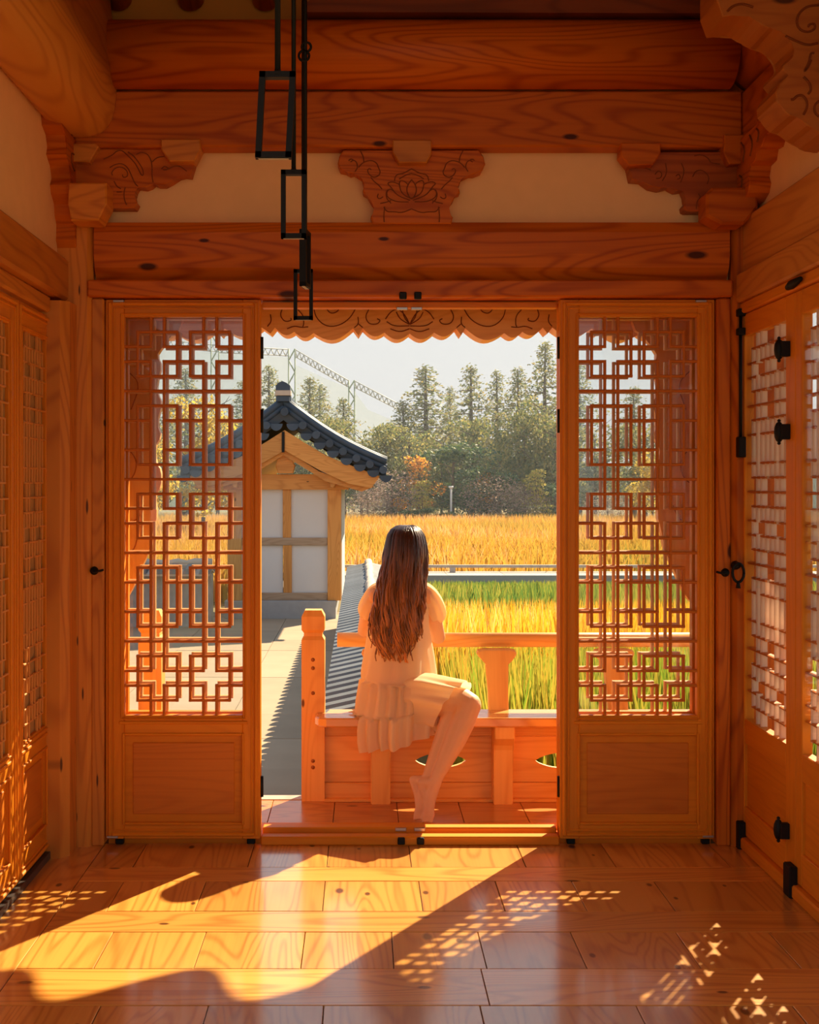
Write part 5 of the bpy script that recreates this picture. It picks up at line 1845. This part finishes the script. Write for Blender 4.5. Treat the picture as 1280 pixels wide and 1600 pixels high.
# left leg, crossed behind
chain(V, Fc, [((0.12, 5.29, 0.475), 0.088), ((0.25, 5.235, 0.470), 0.074), ((0.375, 5.165, 0.462), 0.056), ((0.40, 5.15, 0.455), 0.052)])
chain(V, Fc, [((0.40, 5.148, 0.452), 0.050), ((0.372, 5.12, 0.38), 0.047), ((0.338, 5.09, 0.30), 0.042), ((0.296, 5.06, 0.22), 0.030), ((0.276, 5.05, 0.165), 0.026)])
foot(V, Fc, (0.276, 5.05, 0.160), (-0.032, 0.040, 0.0))
raw = bpy.data.meshes.new('person_raw')
raw.from_pydata(V, [], Fc)
tmp = bpy.data.objects.new('person_raw', raw)
COL.objects.link(tmp)
md = tmp.modifiers.new('remesh', 'REMESH')
md.mode = 'VOXEL'
md.voxel_size = 0.0046
md.use_smooth_shade = True
sm = tmp.modifiers.new('smooth', 'SMOOTH')
sm.factor = 0.5
sm.iterations = 5
dg = bpy.context.evaluated_depsgraph_get()
body_me = bpy.data.meshes.new_from_object(tmp.evaluated_get(dg))
bpy.data.objects.remove(tmp)
body_me.name = 'person'
body_me.materials.clear()
body_me.materials.append(SK)
body_me.polygons.foreach_set('use_smooth', [True] * len(body_me.polygons))
ORG = Vector((0.19, 5.32, 0.0))
body_me.transform(Matrix.Translation(-ORG))
person = bpy.data.objects.new('person', body_me)
place(person, ORG, None)
tag(person, 'barefoot woman with long brown hair in a cream dress, seated on the bench', 'person')

# ---- dress
m, t, out_ = nt('cream_cotton')
b_ = N(t, 'ShaderNodeBsdfPrincipled')
b_.inputs['Base Color'].default_value = (0.95, 0.79, 0.52, 1)
b_.inputs['Roughness'].default_value = 0.85
b_.inputs['Specular IOR Level'].default_value = 0.1
tl = N(t, 'ShaderNodeBsdfTranslucent')
tl.inputs[0].default_value = (0.95, 0.76, 0.42, 1)
mx = N(t, 'ShaderNodeMixShader')
mx.inputs[0].default_value = 0.45
t.links.new(b_.outputs[0], mx.inputs[1])
t.links.new(tl.outputs[0], mx.inputs[2])
t.links.new(mx.outputs[0], out_.inputs[0])
M_DRESS = m


def secs(y_px, xl, xr, Yv, ry, cy, fold=0.0):
    a, b = P(xl, y_px, Yv), P(xr, y_px, Yv)
    return (a.z, (a.x + b.x) / 2, cy, (b.x - a.x) / 2, ry, fold)


SEC = [secs(899, 622, 648, 5.40, 0.045, 5.405), secs(905, 606, 656, 5.39, 0.062, 5.40), secs(913, 594, 664, 5.38, 0.080, 5.392), secs(940, 584, 668, 5.38, 0.105, 5.38, 0.003), secs(980, 577, 669, 5.37, 0.112, 5.37, 0.005),
       secs(1020, 571, 677, 5.35, 0.122, 5.355, 0.007), secs(1050, 567, 682, 5.33, 0.132, 5.34, 0.009), secs(1061, 566, 684, 5.32, 0.138, 5.335, 0.006), secs(1064, 565, 685, 5.31, 0.146, 5.33, 0.018),
       secs(1080, 562, 689, 5.29, 0.156, 5.318, 0.017), secs(1100, 558, 691, 5.27, 0.162, 5.308, 0.015), secs(1117, 555, 692, 5.24, 0.160, 5.30, 0.010), secs(1120, 553, 693, 5.23, 0.166, 5.30, 0.018), secs(1140, 551, 693, 5.21, 0.165, 5.295, 0.020), secs(1160, 552, 691, 5.19, 0.160, 5.29, 0.022), secs(1177, 556, 689, 5.18, 0.152, 5.288, 0.024)]
NS = 120
V, Fc = [], []


def lerp_sec(f):
    i = min(int(f), len(SEC) - 2)
    u = f - i
    return [SEC[i][k_] * (1 - u) + SEC[i + 1][k_] * u for k_ in range(6)]


STEP = 4
nr = (len(SEC) - 1) * STEP
for r in range(nr + 1):
    f = min(r / STEP, len(SEC) - 1.0001)
    z, cx, cy, rx, ry, fo = lerp_sec(f)
    for k_ in range(NS):
        th = 2 * math.pi * k_ / NS
        tier = 1.0 if f > 8 else 0.0
        if f > 12:
            ph = math.sin(th * 19 + 1.5 * math.sin(th * 3) + 0.8) + 0.6 * math.sin(th * 8 + 2)
        elif f > 8:
            ph = math.sin(th * 23 + 1.2 * math.sin(th * 4)) * 0.8 + 0.6 * math.sin(th * 9 + 1.0)
        else:
            ph = math.sin(th * 7 + f * 0.8 + 1.4 * math.sin(th * 2)) + 0.5 * math.sin(th * 13 + f * 0.6)
        x_ = cx + (rx + fo * ph * 0.8) * math.cos(th)
        y_ = cy + (ry + fo * ph) * math.sin(th)
        z_ = z
        if f > 8:
            slant = (f - 8) / (len(SEC) - 9)
            z_ += max(0.0, x_ - 0.03) * 0.26 * slant + 0.006 * math.sin(th * 5) * slant
        if y_ > 5.205 and z_ < 0.402:
            z_ = 0.402 + 0.004 * math.sin(th * 12)
            y_ = min(y_, 5.43)
        V.append((x_, y_, z_))
for r in range(nr):
    for k_ in range(NS):
        k2 = (k_ + 1) % NS
        Fc.append((r * NS + k_, r * NS + k2, (r + 1) * NS + k2, (r + 1) * NS + k_))
mesh_obj('dress', V, Fc, M_DRESS, person, smooth=True)
# skirt drawn over the right thigh
V, Fc = [], []
ax = [Vector((0.20, 5.285, 0.478)), Vector((0.29, 5.225, 0.483)), Vector((0.36, 5.172, 0.483)), Vector((0.415, 5.128, 0.482))]
rd = [0.118, 0.112, 0.100, 0.094]
n_r = 18
for r in range(n_r + 1):
    f = r / n_r * 2.9999
    i = int(f)
    u = f - i
    c_ = ax[i].lerp(ax[i + 1], u)
    R_ = rd[i] * (1 - u) + rd[i + 1] * u
    d = (ax[-1] - ax[0]).normalized()
    s = d.cross(Vector((0, 0, 1))).normalized()
    for k_ in range(72):
        th = 2 * math.pi * k_ / 72
        q_ = r / n_r
        rr = R_ * (1 + 0.10 * q_ * math.sin(th * 8 + q_ * 1.2 + 0.6) + 0.045 * q_ * math.sin(th * 15 + 1))
        up = math.sin(th)
        p = c_ + s * math.cos(th) * rr + Vector((0, 0, 1)) * up * rr * (0.86 if up > 0 else 1.18 + 0.22 * q_)
        p += d * ((up * (0.045 if up > 0 else 0.095) - 0.015) * q_)
        if p.y > 5.205 and p.z < 0.398:
            p.z = 0.398
        V.append(p)
for r in range(n_r):
    for k_ in range(72):
        k2 = (k_ + 1) % 72
        Fc.append((r * 72 + k_, r * 72 + k2, (r + 1) * 72 + k2, (r + 1) * 72 + k_))
mesh_obj('skirt_drape', V, Fc, M_DRESS, person, smooth=True)
for pth, rad in (([(0.235, 5.39, 0.935), (0.275, 5.395, 0.92), (0.305, 5.42, 0.875), (0.325, 5.448, 0.83), (0.330, 5.462, 0.808), (0.334, 5.472, 0.792)], [0.040, 0.052, 0.058, 0.058, 0.054, 0.045]),
                 ([(0.11, 5.39, 0.935), (0.075, 5.395, 0.92), (0.05, 5.415, 0.88), (0.034, 5.44, 0.84), (0.032, 5.455, 0.818), (0.029, 5.462, 0.805)], [0.038, 0.048, 0.052, 0.052, 0.047, 0.040])):
    V, Fc = tube_geo(pth, rad, 40, False)
    V2 = []
    for i, v in enumerate(V):
        row, k_ = divmod(i, 40)
        c_ = Vector(pth[row])
        V2.append(c_ + (Vector(v) - c_) * (1 + 0.05 * math.sin(k_ / 40 * 2 * math.pi * 9 + row * 0.5)))
    o = mesh_obj('sleeve', V2, Fc, M_DRESS, person, smooth=True)
    ss = o.modifiers.new('subsurf', 'SUBSURF')
    ss.levels = ss.render_levels = 2

# ---- hair
m, t, out_ = nt('brown_hair')
tc = N(t, 'ShaderNodeTexCoord')
sp = N(t, 'ShaderNodeSeparateXYZ')
t.links.new(tc.outputs['Generated'], sp.inputs[0])
rp_ = N(t, 'ShaderNodeValToRGB')
rp_.color_ramp.elements[0].position = 0.0
rp_.color_ramp.elements[0].color = (0.52, 0.19, 0.035, 1)  # ombre ends, with the sunlit orange of the lower hair painted in
rp_.color_ramp.elements[1].position = 0.85
rp_.color_ramp.elements[1].color = (0.040, 0.014, 0.008, 1)
t.links.new(sp.outputs['Z'], rp_.inputs[0])
at_ = N(t, 'ShaderNodeAttribute')
at_.attribute_name = 'tint'
hv = N(t, 'ShaderNodeHueSaturation')
t.links.new(rp_.outputs[0], hv.inputs['Color'])
t.links.new(math_node(t, 'ADD', math_node(t, 'MULTIPLY', at_.outputs['Fac'], 1.3), 0.45), hv.inputs['Value'])
b_ = N(t, 'ShaderNodeBsdfPrincipled')
t.links.new(hv.outputs[0], b_.inputs['Base Color'])
b_.inputs['Roughness'].default_value = 0.36
b_.inputs['Specular IOR Level'].default_value = 0.55
t.links.new(b_.outputs[0], out_.inputs[0])
M_HAIR = m
HS = []
for (py, xl, xr, cy, ry) in ((822, 630, 642, 5.425, 0.020), (824, 621, 650, 5.425, 0.055), (829, 614, 657, 5.422, 0.080), (838, 609, 663, 5.418, 0.098), (852, 606, 667, 5.414, 0.106), (868, 603, 668, 5.408, 0.108), (888, 600, 667, 5.395, 0.102), (908, 596, 665, 5.362, 0.086), (930, 591, 662, 5.318, 0.062), (955, 585, 660, 5.280, 0.046), (980, 581, 656, 5.256, 0.036), (1002, 580, 653, 5.238, 0.028), (1022, 585, 648, 5.226, 0.016), (1036, 592, 642, 5.218, 0.008)):
    a, b = P(xl, py, cy - ry), P(xr, py, cy - ry)
    HS.append((a.z, (a.x + b.x) / 2, (b.x - a.x) / 2, cy, ry))


def hsec(f):
    i = min(int(f), len(HS) - 2)
    u = f - i
    return [HS[i][k_] * (1 - u) + HS[i + 1][k_] * u for k_ in range(5)]


V, Fc = [], []
NR, NK = 44, 48
for r in range(NR + 1):
    f = r / NR * 11.2
    z, cx, hw_, cy, ry = hsec(f)
    for k_ in range(NK):
        th = 2 * math.pi * k_ / NK
        w = 1 + (0.035 * math.sin(th * 11 + z * 14) if f > 4 else 0.012 * math.sin(th * 14))
        V.append((cx + hw_ * 0.95 * w * math.cos(th), cy + ry * 0.92 * w * math.sin(th), z))
for r in range(NR):
    for k_ in range(NK):
        k2 = (k_ + 1) % NK
        Fc.append((r * NK + k_, r * NK + k2, (r + 1) * NK + k2, (r + 1) * NK + k_))
Fc.append(tuple(range(NK - 1, -1, -1)))
# open the mass over the face: faces in front of the head are left out
Fk = []
for f_ in Fc:
    c_ = sum((Vector(V[i]) for i in f_), Vector()) / len(f_)
    if c_.z > 0.90 and c_.z < 1.165 and c_.y > 5.445:
        continue
    Fk.append(f_)
hair = mesh_obj('hair', V, Fk, M_HAIR, person, smooth=True)
V, Fc = [], []
hr = random.Random(21)
TI = []
for i in range(230):
    a0 = hr.uniform(-1.0, 1.0) * math.pi * 0.56          # angle around the head, 0 = back (towards the camera)
    fend = hr.uniform(10.4, 13.0) if abs(a0) < 1.2 else hr.uniform(8.5, 11.6)
    ph, wl = 3.0 * math.sin(a0 * 2.6 + 0.5) + 1.6 * math.sin(a0 * 7.0) + hr.uniform(-0.5, 0.5), hr.uniform(14.5, 16.5)
    amp = hr.uniform(0.010, 0.019)
    tin = 0.55 * (0.5 + 0.5 * math.sin(a0 * 9.0 + 1.0)) ** 2 + 0.45 * hr.random() ** 1.5
    lift = hr.uniform(0.97, 1.06)
    pts, rad = [], []
    n_ = 30
    for k_ in range(n_ + 1):
        u = k_ / n_
        f = 0.25 + (fend - 0.25) * u
        z, cx, hw_, cy, ry = hsec(f)
        an = a0 * (1 - 0.12 * u)
        x_ = cx + hw_ * math.sin(an) * lift
        y_ = cy - ry * math.cos(an) * lift
        wv = amp * max(0.0, u - 0.35) * 1.7
        x_ += wv * math.sin(z * wl * 2.2 + ph)
        y_ += wv * 0.6 * math.cos(z * wl * 2.2 + ph) - 0.002
        pts.append((x_, y_, z))
        rad.append(0.0060 * (1 - 0.72 * u ** 2) * hr.uniform(0.9, 1.1) + 0.0006)
    v0 = len(V)
    tube_geo(pts, rad, 5, True, None, V, Fc)
    TI += [tin] * (len(V) - v0)
st = mesh_obj('hair_strands', V, Fc, M_HAIR, person, smooth=True)
tag(st, None, None, None, 'stuff')
st.data.attributes.new('tint', 'FLOAT', 'POINT').data.foreach_set('value', TI)
hair.data.attributes.new('tint', 'FLOAT', 'POINT').data.foreach_set('value', [0.25] * len(hair.data.vertices))
